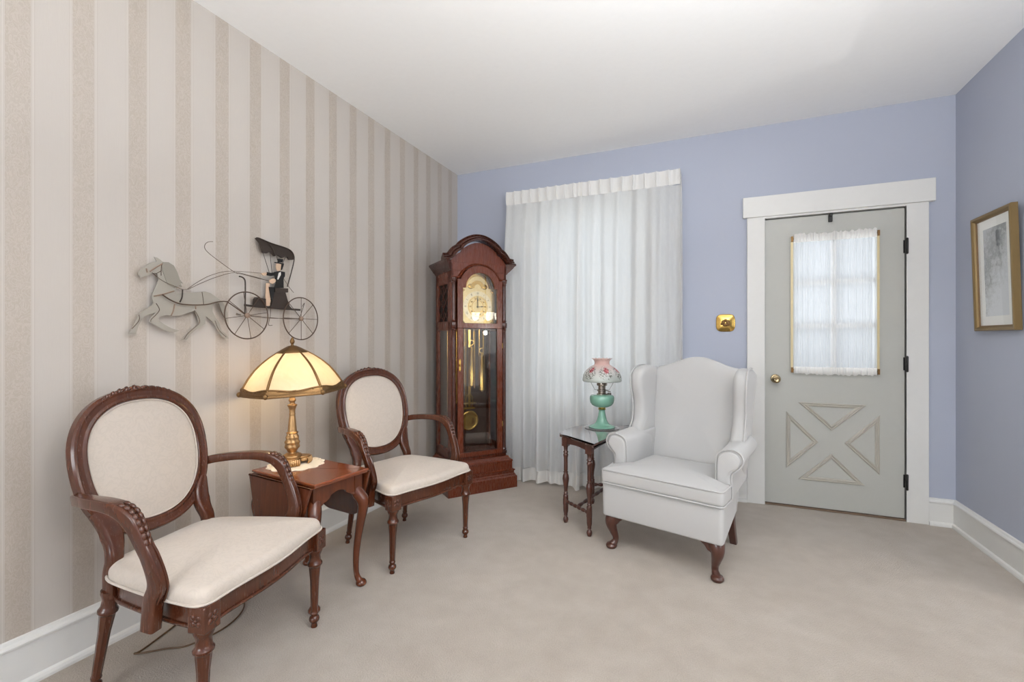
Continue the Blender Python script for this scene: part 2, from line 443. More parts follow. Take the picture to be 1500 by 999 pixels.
# hinges
for z in (1.768, 1.012, .256):
    m = MB(); m.lathe([(.001, -.052), (.0055, -.050), (.007, -.047), (.007, .047), (.0055, .050), (.001, .052)], 10, (1.179, YB-.028, z))
    m.box(1.168, 1.178, YB-.0005, YB+.0025, z-.042, z+.042); m.box(1.1785, 1.186, YB-.0255, YB-.0215, z-.042, z+.042)
    tag(m.build('hinge', MAT['black'], dr), 'dark metal hinge')
m = MB(); m.box(.761, .783, y0-.018, y0, 1.967, 2.014); m.box(.764, .780, YB-.036, y0-.01, 2.002, 2.019)
tag(m.build('latch', MAT['black'], dr, bevel=.002), 'black latch at the top of the door')
kn = MB()
kn.lathe([(.002, 0), (.030, .0), (.031, .003), (.027, .008), (.013, .011), (.011, .03), (.018, .036), (.026, .044), (.028, .052), (.025, .061), (.015, .066), (.010, .064), (.002, .064)], 24,
         (.448, y0, .893), mp=lambda x, y, z: (x, -z, y))
tag(kn.build('door_knob', MAT['knob'] if 'knob' in MAT else MAT.setdefault('knob', metal('tarnished_brass_knob', hexc(188, 168, 132), .25)), dr), 'tarnished brass knob')

# door sheer on two rods: a thing of its own
dc = thing('door_curtain', 'small white sheer curtain gathered on rods over the glass of the door', 'curtain', (.79, y0-.02, .945))
def pleats(x0, x1, zs, amp, n, seed, ybase, mat, name, parent, org, nx=260, thick=0, wob=0, edge=None):
    rr = random.Random(seed); ph = [rr.uniform(0, 6.28) for _ in range(9)]
    fr = [n*.37, n*.71, n, n*1.43, n*1.9]
    m = MB(); vs = []; fs = []
    for k, (z, am, yo) in enumerate(zs):
        for i in range(nx+1):
            u = i/nx
            d = math.sin(2*PI*fr[0]*u+ph[0]+wob*.6*(k/len(zs)))*.55+math.sin(2*PI*fr[1]*u+ph[1]+wob*(k/len(zs)))*.6+math.sin(2*PI*fr[2]*u+ph[2])*.5+math.sin(2*PI*fr[3]*u+ph[3])*.25+math.sin(2*PI*fr[4]*u+ph[4])*.15
            zz = z(u) if callable(z) else z
            xx = x0+(x1-x0)*u+(edge(u, k) if edge else 0)
            vs.append((xx-org[0], ybase+yo+amp*am*d-org[1], zz-org[2]))
    for k in range(len(zs)-1):
        for i in range(nx):
            a = k*(nx+1)+i; fs.append((a, a+1, a+nx+2, a+nx+1))
    m.add(vs, fs); o = m.build(name, mat, parent, ang=80, recalc=False)
    if thick:
        s = o.modifiers.new('Solidify', 'SOLIDIFY'); s.thickness = thick
    return o
rows = [(1.862-.89*i/14, 1, 0) for i in range(15)]
pleats(.556, 1.026, rows, .0022, 42, 3, y0-.019, MAT['door_curtain'], 'sheer_panel', dc, dc.location)
rr = random.Random(5); ruf = [rr.uniform(-.006, .006) for _ in range(40)]
rz = lambda base, s: (lambda u: base+s*(ruf[int(u*38)]*(1-(u*38) % 1)+ruf[int(u*38)+1]*((u*38) % 1)))
pleats(.558, 1.024, [(rz(1.896, 1.3), 1, 0), (1.880, 1, -.003), (1.868, 1, -.001), (1.856, 1, -.004), (1.840, 1, 0)], .0022, 40, 4, y0-.0235, MAT['curtain_header'], 'heading', dc, dc.location)
pleats(.558, 1.024, [(.982, 1, 0), (.968, 1, -.004), (.958, 1, -.001), (.948, 1, -.004), (rz(.932, 1), 1, 0)], .0022, 40, 6, y0-.0235, MAT['curtain_header'], 'heading', dc, dc.location)
L = dc.location
for z in (1.868, .960):
    m = MB(); m.tube([(.548-L.x, y0-.0165-L.y, z-L.z), (1.034-L.x, y0-.0165-L.y, z-L.z)], .0025, 8)
    for x in (.541, 1.028): m.box(x-L.x, x+.012-L.x, y0-.026-L.y, y0-.0142-L.y, z-.020-L.z, z+.016-L.z)
    tag(m.build('rod', MAT['brass_dark'], dc), 'thin brass rod with end brackets')

# window 1 (behind the long sheers)
m = MB(); t_ = .05
m.box(WX0, WX0+t_, YB+.03, YB+.12, WZ0, WZ1); m.box(WX1-t_, WX1, YB+.03, YB+.12, WZ0, WZ1)
m.box(WX0, WX1, YB+.03, YB+.12, WZ0, WZ0+.06); m.box(WX0, WX1, YB+.03, YB+.12, WZ1-.05, WZ1)
m.box(WX0+t_, WX1-t_, YB+.05, YB+.10, 1.42, 1.47)
wn = struct(m, 'window_1', MAT['white_paint'])
m = MB(); m.box(WX0+t_, WX1-t_, YB+.072, YB+.076, WZ0+.06, WZ1-.05); m.build('pane', MAT['glass'], wn, smooth=False)
m = MB()
m.box(WX0-.11, WX0, YB-.022, YB, WZ0-.02, WZ1+.0); m.box(WX1, WX1+.11, YB-.022, YB, WZ0-.02, WZ1)
m.box(WX0-.13, WX1+.13, YB-.03, YB, WZ1, WZ1+.13); m.box(WX0-.13, WX1+.13, YB-.05, YB+.03, WZ0-.045, WZ0-.0)
m.box(WX0-.11, WX1+.11, YB-.02, YB, WZ0-.14, WZ0-.045)
struct(m, 'trim_4', MAT['white_paint'], bevel=.003)
# rear window, added for fill light, and dining window (behind / beside the camera)
for nm, (ax, a0, a1, c0, z0, z1) in {'added_window': ('x', FX0, FX1, YF-.1, FZ0, FZ1), 'window_3': ('y', GY0, GY1, XD+.05, .8, 2.2)}.items():
    m = MB(); w = .06; mid = (a0+a1)/2
    def bb(p, q, z_, z__):
        m.box(*((p, q, c0, c0+.05) if ax == 'x' else (c0, c0+.05, p, q)), z_, z__)
    bb(a0, a0+w, z0, z1); bb(a1-w, a1, z0, z1); bb(a0, a1, z0, z0+w); bb(a0, a1, z1-w, z1); bb(mid-.03, mid+.03, z0, z1); bb(a0, a1, (z0+z1)/2-.02, (z0+z1)/2+.02)
    struct(m, nm, MAT['white_paint'])
m = MB(); m.box(-14, 16, YB+.17, 30, -.6, -.5); m.box(-14, 16, -22, YF-.15, -.6, -.5); m.box(XD+.15, 22, -22, 30, -.61, -.51)
tag(m.build('lawn', MAT['brick'], smooth=False), kind='structure')

# long sheer curtains
cu = thing('sheer_curtains', 'pair of long white sheer curtains with pinch pleats hanging over the tall window', 'curtain', (-.87, YB-.14, 0), 0)
cl = cu.location
def cz(zt, zb, n, bulge=0):
    return [(zt+(zb-zt)*i/n, .35+.65*min(1, i/n*3)+.25*(i/n), -.025*math.sin(min(1, i/n)*PI/2)+.030*(1-min(1, i/2))) for i in range(n+1)]
def hem(x0, x1, seed):
    r_ = random.Random(seed); p = r_.uniform(0, 6)
    return lambda u: .018+.008*math.sin(u*9+p)
edgeL = lambda u, k: 0
rowsL = cz(2.32, .09, 12); rowsR = cz(2.32, .03, 12)
ll = [(-1.555, -.90, 6, 11), (-.93, -.175, 6.5, 23)]
for (x0, x1, n, sd) in ll:
    rows = cz(2.30, .12, 12)
    pan = pleats(x0, x1, rows, .030, n, sd, YB-.195, MAT['curtain'], 'curtain_panel', cu, cl, 320, wob=1.2)
    # lower hem: double cloth, follows the same pleats
    last = rows[-1]
    pleats(x0, x1, [(.12, last[1], last[2]), (.07, last[1]*1.01, last[2]-.002), (hem(x0, x1, sd), last[1]*1.02, last[2]-.004)], .030, n, sd, YB-.1955, MAT['curtain_header'], 'hem', pan, cl, 320, wob=1.2)
    # pinch pleated heading
    m = MB(); nx = 400; vs = []; fs = []
    npl = 9
    hz = [(2.412, .35), (2.395, .8), (2.37, 1), (2.345, 1), (2.32, .8), (2.30, .35)]
    for k, (z, am) in enumerate(hz):
        for i in range(nx+1):
            u = i/nx; q = (u*npl+.5) % 1; g = math.exp(-((q-.5)/.13)**2)
            d = -.020*g*(.35+.65*(.5+.5*math.cos((q-.5)*2*PI*7)))*am-.004*math.sin(u*60)*(1-g)
            vs.append((x0+(x1-x0)*u-cl.x, YB-.165+d-cl.y, z+.003*g*(k == 0)-cl.z))
    for k in range(len(hz)-1):
        for i in range(nx): a = k*(nx+1)+i; fs.append((a, a+1, a+nx+2, a+nx+1))
    m.add(vs, fs); m.build('pleated_heading', MAT['curtain_header'], pan, ang=80, recalc=False)
    ex = x0 if x0 < -1 else x1                 # return to the wall
    m = MB(); vs = []; fs = []
    for k in range(14):
        z = 2.412-(2.412-.02)*k/13
        for i in range(9): u = i/8; vs.append((ex-cl.x+.008*math.sin(u*7+k*.12)*(k > 0)*(1 if ex > -1 else -1), YB-.165-.03*min(1, k/4)*(1-u)+u*.16-cl.y, z))
    for k in range(13):
        for i in range(8): a = k*9+i; fs.append((a, a+1, a+10, a+9))
    m.add(vs, fs); m.build('curtain_return', MAT['curtain_header'], pan, ang=80, recalc=False)
m = MB(); m.tube([(-1.55-cl.x, YB-.003-cl.y, 2.385), (-1.55-cl.x, YB-.130-cl.y, 2.385), (-.18-cl.x, YB-.130-cl.y, 2.385), (-.18-cl.x, YB-.003-cl.y, 2.385)], .008, 8)
m.build('curtain_rod', MAT['white_paint'], cu)

# ------------------------------------------------------------------ oval-back armchairs (local: +x is the front)
def turned(m, p0, p1, prof, n=20, flutes=0, f0=0, f1=1, mi=0, depth=.10):
    """lathe along an axis; prof = (radius, t) with t 0 at p0"""
    p0, p1 = Vector(p0), Vector(p1); ax = (p1-p0); L = ax.length; z = ax.normalized()
    x = z.orthogonal().normalized() if abs(z.z) < .9 else Vector((1, 0, 0))-z*z.x; x.normalize(); y = z.cross(x)
    rs = []
    for r, t in prof:
        ring = []
        for j in range(n):
            a = 2*PI*j/n; rr = r
            if flutes and f0 <= t <= f1: rr = r*(1-depth*(0.5-0.5*math.cos(flutes*a)))
            ring.append(p0+z*(L*t)+x*(rr*math.cos(a))+y*(rr*math.sin(a)))
        rs.append(ring)
    m.rings(rs, mi=mi)
def refine(prof, step=.03):
    out = [prof[0]]
    for a, b in zip(prof, prof[1:]):
        k = max(1, int(abs(b[1]-a[1])/step))
        for j in range(1, k+1): out.append((a[0]+(b[0]-a[0])*j/k, a[1]+(b[1]-a[1])*j/k))
    return out

def make_chair(label):
    t = thing('oval_back_armchair', label, 'armchair', (0, 0, 0), 0)
    W = MAT['wood']; F = MAT['chair_fabric']
    # seat plan
    fx, bx, fw, bw = .262, -.215, .288, .205
    def seat_out(g=0.0):
        P = bev2([(fx+g, -fw-g), (fx+g, fw+g), (bx-g, bw+g), (bx-g, -bw-g)], [.055, .055, .10, .10], 8)
        out = []
        for x, y in densify(P, .018):
            k = max(0, min(1, (x-.08)/.18)); sd_ = max(0, min(1, abs(y)/.26))
            out.append((x+k*(.014*math.cos(y/fw*PI/2)+.005*math.cos(y/fw*PI*1.5)), y+math.copysign(.012*math.sin(PI*max(0, min(1, (x-bx)/(fx-bx)))), y)*sd_**2))
        return out
    m = MB(); o = seat_out(-.010)
    m.slab(o, .328, .396, .006, XY)
    m.slab(seat_out(-.004), .322, .334, .005, XY)
    m.build('seat_rail', W, t)
    m = MB(); o = seat_out(.006)
    m.slab(o, .392, .442, .008, XY, dome1=.034, r1=.032, k=7, rc=8)
    s = m.build('seat', F, t, ang=60)
    m = MB(); q = [Vector((a, b, .399)) for a, b in seat_out(.009)]; q.append(q[0])
    m.tube(q, .0042, 6, caps=False); m.build('welt', F, s)
    # legs
    prof = refine([(.004, 1), (.0125, .998), (.0135, .985), (.0115, .965), (.0115, .945), (.020, .915), (.0215, .895), (.019, .868), (.0135, .853), (.0135, .838), (.016, .83), (.0165, .815),
            (.0145, .80), (.0185, .40), (.0235, .24), (.0235, .225), (.030, .205), (.0305, .185), (.026, .165), (.0235, .150), (.022, .09), (.026, .06), (.030, .03), (.031, .0)])
    for sy in (-1, 1):
        m = MB(); c = (.243, sy*.262)
        turned(m, (c[0], c[1], .322), (c[0]-.005, c[1]+sy*.002, 0), [(r*.95, q) for r, q in reversed(prof)], 24, 8, .24, .80, depth=.16)
        lg = m.build('leg', W, t)
        m = MB(); x0, x1, y0_, y1_ = c[0]-.029, c[0]+.031, c[1]-.029, c[1]+.029
        m.box(x0, x1, y0_, y1_, .318, .396)
        bl = m.build('leg_block', W, lg, smooth=False, bevel=.004)
        m = MB()                                 # carved square rosettes
        for face in (0, 1):
            for k in range(4):
                a = PI/4+PI/2*k
                def mp(x, y, z, face=face, c=c, sy=sy):
                    return (x1+z*.6, c[1]+x, .357+y) if face == 0 else (c[0]+x, c[1]+sy*(.029+z*.6), .357+y)
                m.ball((.013*math.cos(a), .013*math.sin(a), 0), .009, .009, .006, 8, 6, mp=mp)
            m.ball((0, 0, 0), .006, .006, .007, 8, 6, mp=mp)
        m.build('rosette', W, bl)
    for sy in (-1, 1):
        m = MB(); p0 = (-.195, sy*.185, .345)
        turned(m, p0, (-.245, sy*.205, 0), [(r*.92, q) for r, q in reversed(prof)], 24, 8, .24, .80, depth=.16)
        lg = m.build('leg', W, t)
        # rear stile from the leg up to the oval
        m = MB()
        m.sweep([(-.190, sy*.182, .325), (-.193, sy*.183, .40), (-.190, sy*.180, .45), (-.205, sy*.172, .50), (-.222, sy*.178, .55), (-.243, sy*.205, .60)],
                (0, 1, 0), [.050, .046, .044, .050, .062, .056, .030], [.046, .044, .036, .036, .036, .034, .030], 4, 16)
        m.build('back_stile', W, t)
    # oval back: moulded ring
    lean = math.radians(12); zc, hb, wb_ = .475, .262, .247
    def bk(y, v, w):                             # v up the back from its foot, w towards the sitter
        return (-.215-math.sin(lean)*v+math.cos(lean)*w, y, zc+math.cos(lean)*v+math.sin(lean)*w)
    def oval(k, n=72):
        P = []
        for i in range(n):
            a = 2*PI*i/n; c, s_ = sp(math.cos(a), 2.35), sp(math.sin(a), 2.35)
            P.append(((wb_*(1+.045*s_)-k)*c, hb+(hb-k)*s_))
        return P
    prof2 = [(0, -.016), (-.0005, .006), (.004, .013), (.010, .0145), (.015, .012), (.019, .012), (.030, .010), (.038, .013), (.043, .012), (.047, .004), (.049, -.010), (.047, -.018), (.02, -.022), (.004, -.020)]
    ov = [oval(k) for k, w in prof2]; rs = []
    for i in range(72): rs.append([bk(ov[j][i][0], ov[j][i][1], prof2[j][1]) for j in range(len(prof2))])
    m = MB(); m.rings(rs, loop=True); fr = m.build('back_frame', W, t, ang=28)
    m = MB(); o = oval(.044)
    m.slab(o, -.016, .004, .004, bk, dome0=.004, dome1=.016, r1=.006, rc=8)
    bp = m.build('back_cushion', F, t, ang=60)
    m = MB(); q = [Vector(bk(a, b, .007)) for a, b in oval(.049)]; q.append(q[0]); m.tube(q, .003, 6, caps=False); m.build('welt', F, bp)
    # carved crest: overlapping leaves along the top of the ring
    m = MB(); rr = random.Random(2)
    for i in range(-10, 11):
        a = PI/2+i*.045; c, s_ = sp(math.cos(a), 2.35), sp(math.sin(a), 2.35)
        y, v = (wb_*(1.045)-.006)*c, hb+(hb-.006+.004*math.cos(i*.17))*s_
        sz = .0125-.0004*abs(i)
        def mp(px, py, pz, y=y, v=v, i=i):
            th = .5*(1 if i > 0 else -1)+(i % 2)*.6
            return bk(y+px*math.cos(th)-py*math.sin(th), v+px*math.sin(th)+py*math.cos(th), .008+pz)
        m.ball((0, 0, 0), sz*1.25, sz*.6, sz*.8, 8, 6, mp=mp)
    for dy in (-1, 0, 1):
        m.ball((0, 0, 0), .011, .007, .010, 8, 6, mp=lambda a, b, c, dy=dy: bk(dy*.014+a, 2*hb-.004-abs(dy)*.003+b, .010+c))
    m.build('carved_crest', W, fr)
    # arms
    for sy in (-1, 1):
        m = MB()
        m.sweep([(-.262, sy*.243, .655), (-.22, sy*.262, .664), (-.14, sy*.288, .672), (-.05, sy*.303, .674), (.01, sy*.309, .664), (.05, sy*.311, .636), (.072, sy*.310, .595),
                 (.098, sy*.306, .54), (.118, sy*.302, .485), (.120, sy*.298, .445), (.103, sy*.296, .405), (.092, sy*.295, .318)],
                (0, 1, 0), [.024, .032, .042, .046, .046, .040, .034, .032, .032, .034, .036, .036], [.034, .034, .032, .034, .040, .046, .040, .038, .044, .050, .046, .046], 6, 24, 7)
        ar = m.build('arm', W, t, ang=50)
        m = MB()                                  # carved acanthus on the knuckle
        cp = [(.014, .684), (.033, .678), (.051, .667), (.064, .653), (.075, .636), (.084, .617), (.092, .598), (.099, .580)]
        for i, (x, z) in enumerate(cp):
            for d in (-1, 1):
                def mp(a, b, c, x=x, z=z, d=d, i=i):
                    th = math.atan2(-(cp[min(i+1, 7)][1]-cp[max(i-1, 0)][1]), (cp[min(i+1, 7)][0]-cp[max(i-1, 0)][0]))
                    return (x+a*math.cos(th)+c*math.sin(th), sy*.309+d*(.0085-.0004*i)+b, z-a*math.sin(th)+c*math.cos(th))
                m.ball((0, 0, 0), .0125, .0075, .0065, 8, 6, mp=mp)
        m.build('carved_leaf', W, ar)
        m = MB()                                  # raised bead lines on the arm support
        for d in (-1, 1):
            m.tube([(.101, sy*.308+d*.009, .575), (.1185, sy*.306+d*.010, .545), (.1395, sy*.302+d*.010, .490), (.1465, sy*.299+d*.010, .445), (.128, sy*.296+d*.010, .400)], .0035, 6, sub=4)
        m.build('bead', W, ar)
    return t

def copy_tree(o, parent=None):
    c = o.copy(); COL.objects.link(c)
    if parent: c.parent = parent
    for ch in list(o.children): copy_tree(ch, c)
    return c
chair1 = make_chair('nearer dark wood oval-back armchair with ivory seat, left of the gilt lamp table')
chair1.location = (-1.648, 1.087, 0); chair1.rotation_euler = (0, 0, math.radians(11.6)); chair1['group'] = 'matching oval-back armchairs'
chair2 = copy_tree(chair1)
chair2.location = (-1.609, 2.180, 0); chair2.rotation_euler = (0, 0, math.radians(-14.6))
chair2['label'] = 'farther oval-back wood armchair with ivory seat, beside the tall grandfather clock'

# ------------------------------------------------------------------ wing chair (local +x front)
def make_wing():
    t = thing('wing_chair', 'white upholstered wingback armchair on dark cabriole legs beside the door', 'armchair')
    F = MAT['wing_fabric']
    # body
    m = MB()
    def body(x, y, w):                           # flares a little towards the top at the back
        return (x-.12*max(0, (w-.19))*(1 if x < 0 else .0)*1.0, y*(1+.02*(w-.19)), w)
    out = bev2([(.345, -.335), (.345, .335), (-.175, .265), (-.175, -.265)], .03, 4)
    out = densify(out, .04)
    m.slab(out, .188, .372, .012, body, k=3); m.build('seat_frame', F, t, ang=60)
    # cushion (T-shaped, wraps in front of the arms)
    m = MB()
    cu_ = bev2([(.358, -.338), (.358, .338), (.205, .338), (.195, .262), (-.14, .235), (-.14, -.235), (.195, -.262), (.205, -.338)], [.03, .03, .02, .015, .03, .03, .015, .02], 5)
    cu_ = densify(cu_, .03)
    m.slab(cu_, .372, .452, .022, XY, dome0=0, dome1=.030, r1=.022, k=5, rc=8)
    c = m.build('seat_cushion', F, t, ang=70)
    m = MB()
    for z, g in ((.3755, .0), (.4475, .0)):
        pts = bev2([(.3565, -.3365), (.3565, .3365), (.204, .3365), (.194, .262)], [.03, .03, .02, .0], 5)
        pts = [p for p in pts][:-1]
        q = [Vector((a, b, z)) for a, b in ([(.204, -.3365)]+[p for p in pts])]
        m.tube(q, .0045, 6)
    m.build('welt', F, c)
    # inside back
    lean = math.radians(13)
    def bk(y, v, w): return (-.185-math.sin(lean)*v+math.cos(lean)*w, y, .40+math.cos(lean)*v+math.sin(lean)*w)
    def top(u): return .605+.068*(math.cos(u*PI)*.5+.5)
    P = [(-.235, -.05), (.235, -.05)]
    for i in range(8): P.append((.235+.045*(i+1)/8, -.05+.60*(i+1)/8))
    P2 = [(.280, .575)]
    for i in range(1, 24): u = 1-2*i/24; P2.append((u*.275, top(u)))
    P3 = [(-.280, .575)]
    for i in range(7, -1, -1): P3.append((-.235-.045*(i+1)/8, -.05+.60*(i+1)/8))
    out = densify(P+P2+P3[:-1], .04)
    m = MB(); m.slab(out, -.075, .045, .03, bk, dome1=.020, r1=.022, k=4, rc=7); m.build('backrest', F, t, ang=70)
    # wings
    for sy in (-1, 1):
        def wg(x, z, w, sy=sy):                  # leans back with the back, splays outwards
            zz = z-.40
            return (x-.050*min(1, max(0, zz)/.15), sy*(.272+.020*min(1, max(0, zz)/.55)+.020*max(0, (x+.15))/.2+w), z)
        o = sm2([(-.135, .40), (.020, .52), (.035, .60), (-.010, .68), (-.020, .78), (.0, .88), (-.010, .955), (-.060, .993), (-.130, 1.005), (-.215, 1.0), (-.285, .985), (-.315, .95), (-.28, .80), (-.235, .60), (-.20, .44)], 4)
        m = MB(); m.slab(o, -.032, .046, .030, wg, dome0=.004, dome1=.004, k=5); m.build('wing', F, t, ang=80)
        m = MB(); q = [Vector(wg(a, b, .040)) for a, b in o[3:36]]; 
        m.tube(q, .0045, 6); m.build('welt', F, t.children[-1])
    # rolled arms
    for sy in (-1, 1):
        prof = sm2([(.262, .36), (.330, .36), (.338, .42), (.335, .475), (.345, .505), (.375, .530), (.392, .565), (.380, .600), (.345, .618), (.300, .612), (.268, .590), (.258, .55), (.258, .45)], 4)
        def am(y, z, w, sy=sy):                  # w runs forward
            return (w+ .0, sy*(y-.02*(1-(w+.2)/.4)-.004), z+.012*(1-(w+.2)/.4))
        m = MB(); m.slab(prof, -.215, .185, .012, am, k=4, dome1=.004, r1=.014); ar = m.build('arm', F, t, ang=70)
        m = MB(); pf = [(.298+(a-.298)*.86 if False else a*.0+(.300+(a-.300)*.84), .50+(b-.50)*.90) for a, b in prof]
        m.slab(pf, .180, .200, .010, am, dome1=.004, k=4); m.build('arm_front', F, ar, ang=70)
        m = MB(); q = [Vector(am(a, b, .186)) for a, b in prof]; q.append(q[0]); m.tube(q, .0048, 6, caps=False); m.build('welt', F, ar)
        # outside arm / side panel
        m = MB(); o = bev2([(-.14, .188), (.20, .188), (.20, .50), (-.02, .60), (-.26, .62), (-.20, .35)], .02, 3)
        o = densify(o, .05)
        m.slab(o, 0, .030, .012, lambda x, z, w, sy=sy: (x, sy*(.315-.06*(.34-x)/.5+w-.03+.002+.02*max(0, z-.19)), z), k=3); m.build('side_panel', F, t, ang=70)
    # outside back
    o = densify([(-.262, .188), (.262, .188), (.290, .93), (-.290, .93)], .05)
    m = MB(); m.slab(o, 0, .04, .015, lambda y, z, w: (-.165-.23*(z-.19)-w, y, z), k=3); m.build('outside_back', F, t, ang=70)
    # cabriole front legs
    L = MAT['wood_console']
    for sy in (-1, 1):
        m = MB()
        d = Vector((.75, sy*.66, 0)).normalized(); base = Vector((.285, sy*.280, 0))
        pts = [base+d*a+Vector((0, 0, z)) for a, z in ((-.012, .192), (.012, .172), (.022, .140), (.010, .100), (-.004, .065), (-.004, .040), (.010, .022), (.022, .012))]
        m.tube(pts, [.046, .040, .033, .024, .018, .0165, .021, .024], 16, sub=4)
        m.lathe([(.004, 0), (.024, .0), (.031, .008), (.032, .016), (.026, .026), (.012, .032), (.002, .033)], 20, tuple(base+d*.020))
        for e in ((1, 0), (0, sy)):              # ears under the rail
            o2 = [(0, .188), (.095, .188), (.070, .182), (.045, .165), (.030, .145), (.010, .135), (0, .135)]
            if e[0]: m.poly([(.285-a, b) for a, b in o2], -.012, .012, lambda x, z, w, sy=sy: (x, sy*.300+w, z))
            else: m.poly([(sy*(.280-a), b) for a, b in o2], -.012, .012, lambda y, z, w: (.305+w, y, z))
        m.build('leg', L, t)
    for sy in (-1, 1):                           # raked square rear legs
        m = MB(); m.sweep([(-.145, sy*.240, .20), (-.150, sy*.242, .12), (-.195, sy*.245, .0)], (0, 1, 0), [.045, .042, .036], [.045, .04, .034], 10, 20, 4); m.build('leg', L, t)
    return t
wing = make_wing(); wing.scale = (1, .96, 1); wing.location = (-.1366, 2.7895, 0); wing.rotation_euler = (0, 0, math.radians(-106.5))

# ------------------------------------------------------------------ drop leaf lamp table (local +x front)
t = thing('drop_leaf_table', 'small polished cherry drop-leaf table with cabriole legs between the two armchairs', 'table', (-1.725, 1.616, 0), math.radians(-7))
WT, WL = MAT['wood_table'], MAT['wood_table_leg']
TZ = .556
m = MB(); o = densify(bev2([(.229, -.148), (.229, .148), (-.229, .148), (-.229, -.148)], .004, 2), .05)
m.slab(o, TZ-.012, TZ, .003, XY, k=3, r1=.005); m.slab([(a*.982, b*.975) for a, b in o], TZ-.019, TZ-.011, .003, XY, k=2)
m.build('tabletop', WT, t)
for sy in (-1, 1):                              # hanging leaves with clipped corners
    o = densify(bev2([(-.226, .546), (-.215, .52), (-.150, .335), (-.10, .305), (.10, .305), (.150, .335), (.215, .52), (.226, .546)], [.002, .02, .03, .03, .03, .03, .02, .002], 4), .03)
    m = MB(); m.slab(o, 0, .014, .004, lambda x, z, w, sy=sy: (x, sy*(.151+w+(.546-z)*.06), z-.004), k=3); m.build('drop_leaf', WL, t)
m = MB()                                        # aprons: scalloped front and back, plain sides
sc_ = [(-.112, .538), (-.112, .452), (-.085, .452)]+[(-.085+.045*math.sin(a)*1.0, .452+.028*(1-math.cos(a))*.9) for a in (PI/6, PI/3, PI/2)]+[(-.020, .484), (.0, .488), (.020, .484)]+[(.085-.045*math.sin(a), .452+.028*(1-math.cos(a))*.9) for a in (PI/2, PI/3, PI/6)]+[(.085, .452), (.112, .452), (.112, .538)]
for sx in (-1, 1): m.poly(sc_, -.007, .007, lambda y, z, w, sx=sx: (sx*.188+w, y, z))
for sy in (-1, 1): m.box(-.18, .18, sy*.112-.007, sy*.112+.007, .455, .538)
m.build('apron', WL, t, smooth=False)
for sx in (-1, 1):
    for sy in (-1, 1):
        m = MB(); c = Vector((sx*.178, sy*.112, 0)); d = Vector((sx*.72, sy*.55, 0)).normalized()
        m.box(c.x-.021, c.x+.021, c.y-.021, c.y+.021, .440, .538)
        pts = [c+d*a+Vector((0, 0, z)) for a, z in ((-.004, .462), (.014, .435), (.032, .405), (.034, .370), (.024, .310), (.010, .220), (.002, .130), (.004, .060), (.016, .026), (.030, .014))]
        m.tube(pts, [.027, .030, .029, .025, .021, .017, .0145, .0125, .015, .017], 14, sub=4)
        m.lathe([(.003, 0), (.018, 0), (.025, .008), (.025, .016), (.018, .026), (.008, .030), (.001, .030)], 18, tuple(c+d*.026))
        for e in (0, 1):
            q = Vector((0, -sy, 0)) if e == 0 else Vector((-sx, 0, 0)); b_ = c+d*.012
            m.tube([b_+q*.012+Vector((0, 0, .440)), b_+q*.030+Vector((0, 0, .448)), b_+q*.046+Vector((0, 0, .452))], [.016, .010, .004], 10, sub=3)
        m.build('leg', WL, t, ang=50)

# lace doily and gilt lamp
LX, LY = -1.880, 1.648
dl = MB(); n = 72; o = [((.128+.006*math.cos(12*2*PI*i/n))*math.cos(2*PI*i/n), (.128+.006*math.cos(12*2*PI*i/n))*math.sin(2*PI*i/n)) for i in range(n)]
dl.slab(o, 0, .0022, .001, XY, k=2)
for i in range(24):
    a = 2*PI*i/24; dl.ball((.120*math.cos(a), .120*math.sin(a), .003), .009, .009, .0025, 8, 4)
d_ = dl.build('doily', MAT['lace']); d_.location = (LX+.028, LY-.002, TZ)
tag(d_, 'cream lace doily under the gilt table lamp', 'doily')
lt = thing('table_lamp', 'gilt metal table lamp with a cream glass panel shade, lit, on the drop-leaf table', 'lamp', (LX, LY, TZ+.0055), 0)
G = MAT['brass_lamp']
m = MB(); n = 96; a0 = math.radians(-44)
def lob(a, g=0): return .060+.030*abs(math.cos(2*(a-a0)))**1.6+g
ob = [(lob(2*PI*i/n)*math.cos(2*PI*i/n), lob(2*PI*i/n)*math.sin(2*PI*i/n)) for i in range(n)]
m.slab(ob, .010, .026, .004, XY)
m.slab([(a*.9, b*.9) for a, b in ob], .026, .033, .003, XY)
for k in range(4):
    a = a0+k*PI/2
    for j in range(-4, 5): 
        b = a+j*.105; r = .083-.0012*abs(j)
        m.tube([(r*math.cos(b), r*math.sin(b), .0), (r*math.cos(b)*1.06, r*math.sin(b)*1.06, .012), (r*math.cos(b), r*math.sin(b), .028)], .0052, 6, sub=3)
m.lathe([(.002, .033), (.044, .033), (.043, .040), (.034, .043), (.028, .048), (.002, .049)], 32)
m.build('base', G, lt, ang=50)
m = MB()
def carve(r, z, a):
    k = 1.6 if .055 < z < .150 else 0
    return r*(1+k*(.13*abs(math.sin(3*a+z*30))-.05+.05*math.sin(z*260)))
m.lathe(refine([(.002, .046), (.020, .046), (.016, .052), (.018, .056), (.028, .072), (.031, .090), (.029, .115), (.025, .138), (.022, .146), (.025, .149), (.021, .153), (.0195, .17), (.0155, .215),
         (.013, .235), (.015, .240), (.013, .244), (.014, .262), (.019, .276), (.022, .281), (.022, .286), (.012, .289), (.012, .300), (.0165, .304), (.0165, .312), (.013, .316), (.013, .345), (.002, .346)], .004), 36, rf=carve)
m.build('stem', G, lt, ang=60)
m = MB(); m.tube([(0, 0, .34), (0, 0, .565)], .004, 8)
for s_ in (-1, 1): m.tube([(0, 0, .36), (s_*.05, s_*.03, .37), (s_*.052, s_*.031, .40)], .006, 8, sub=3)
m.build('socket_cluster', G, lt)
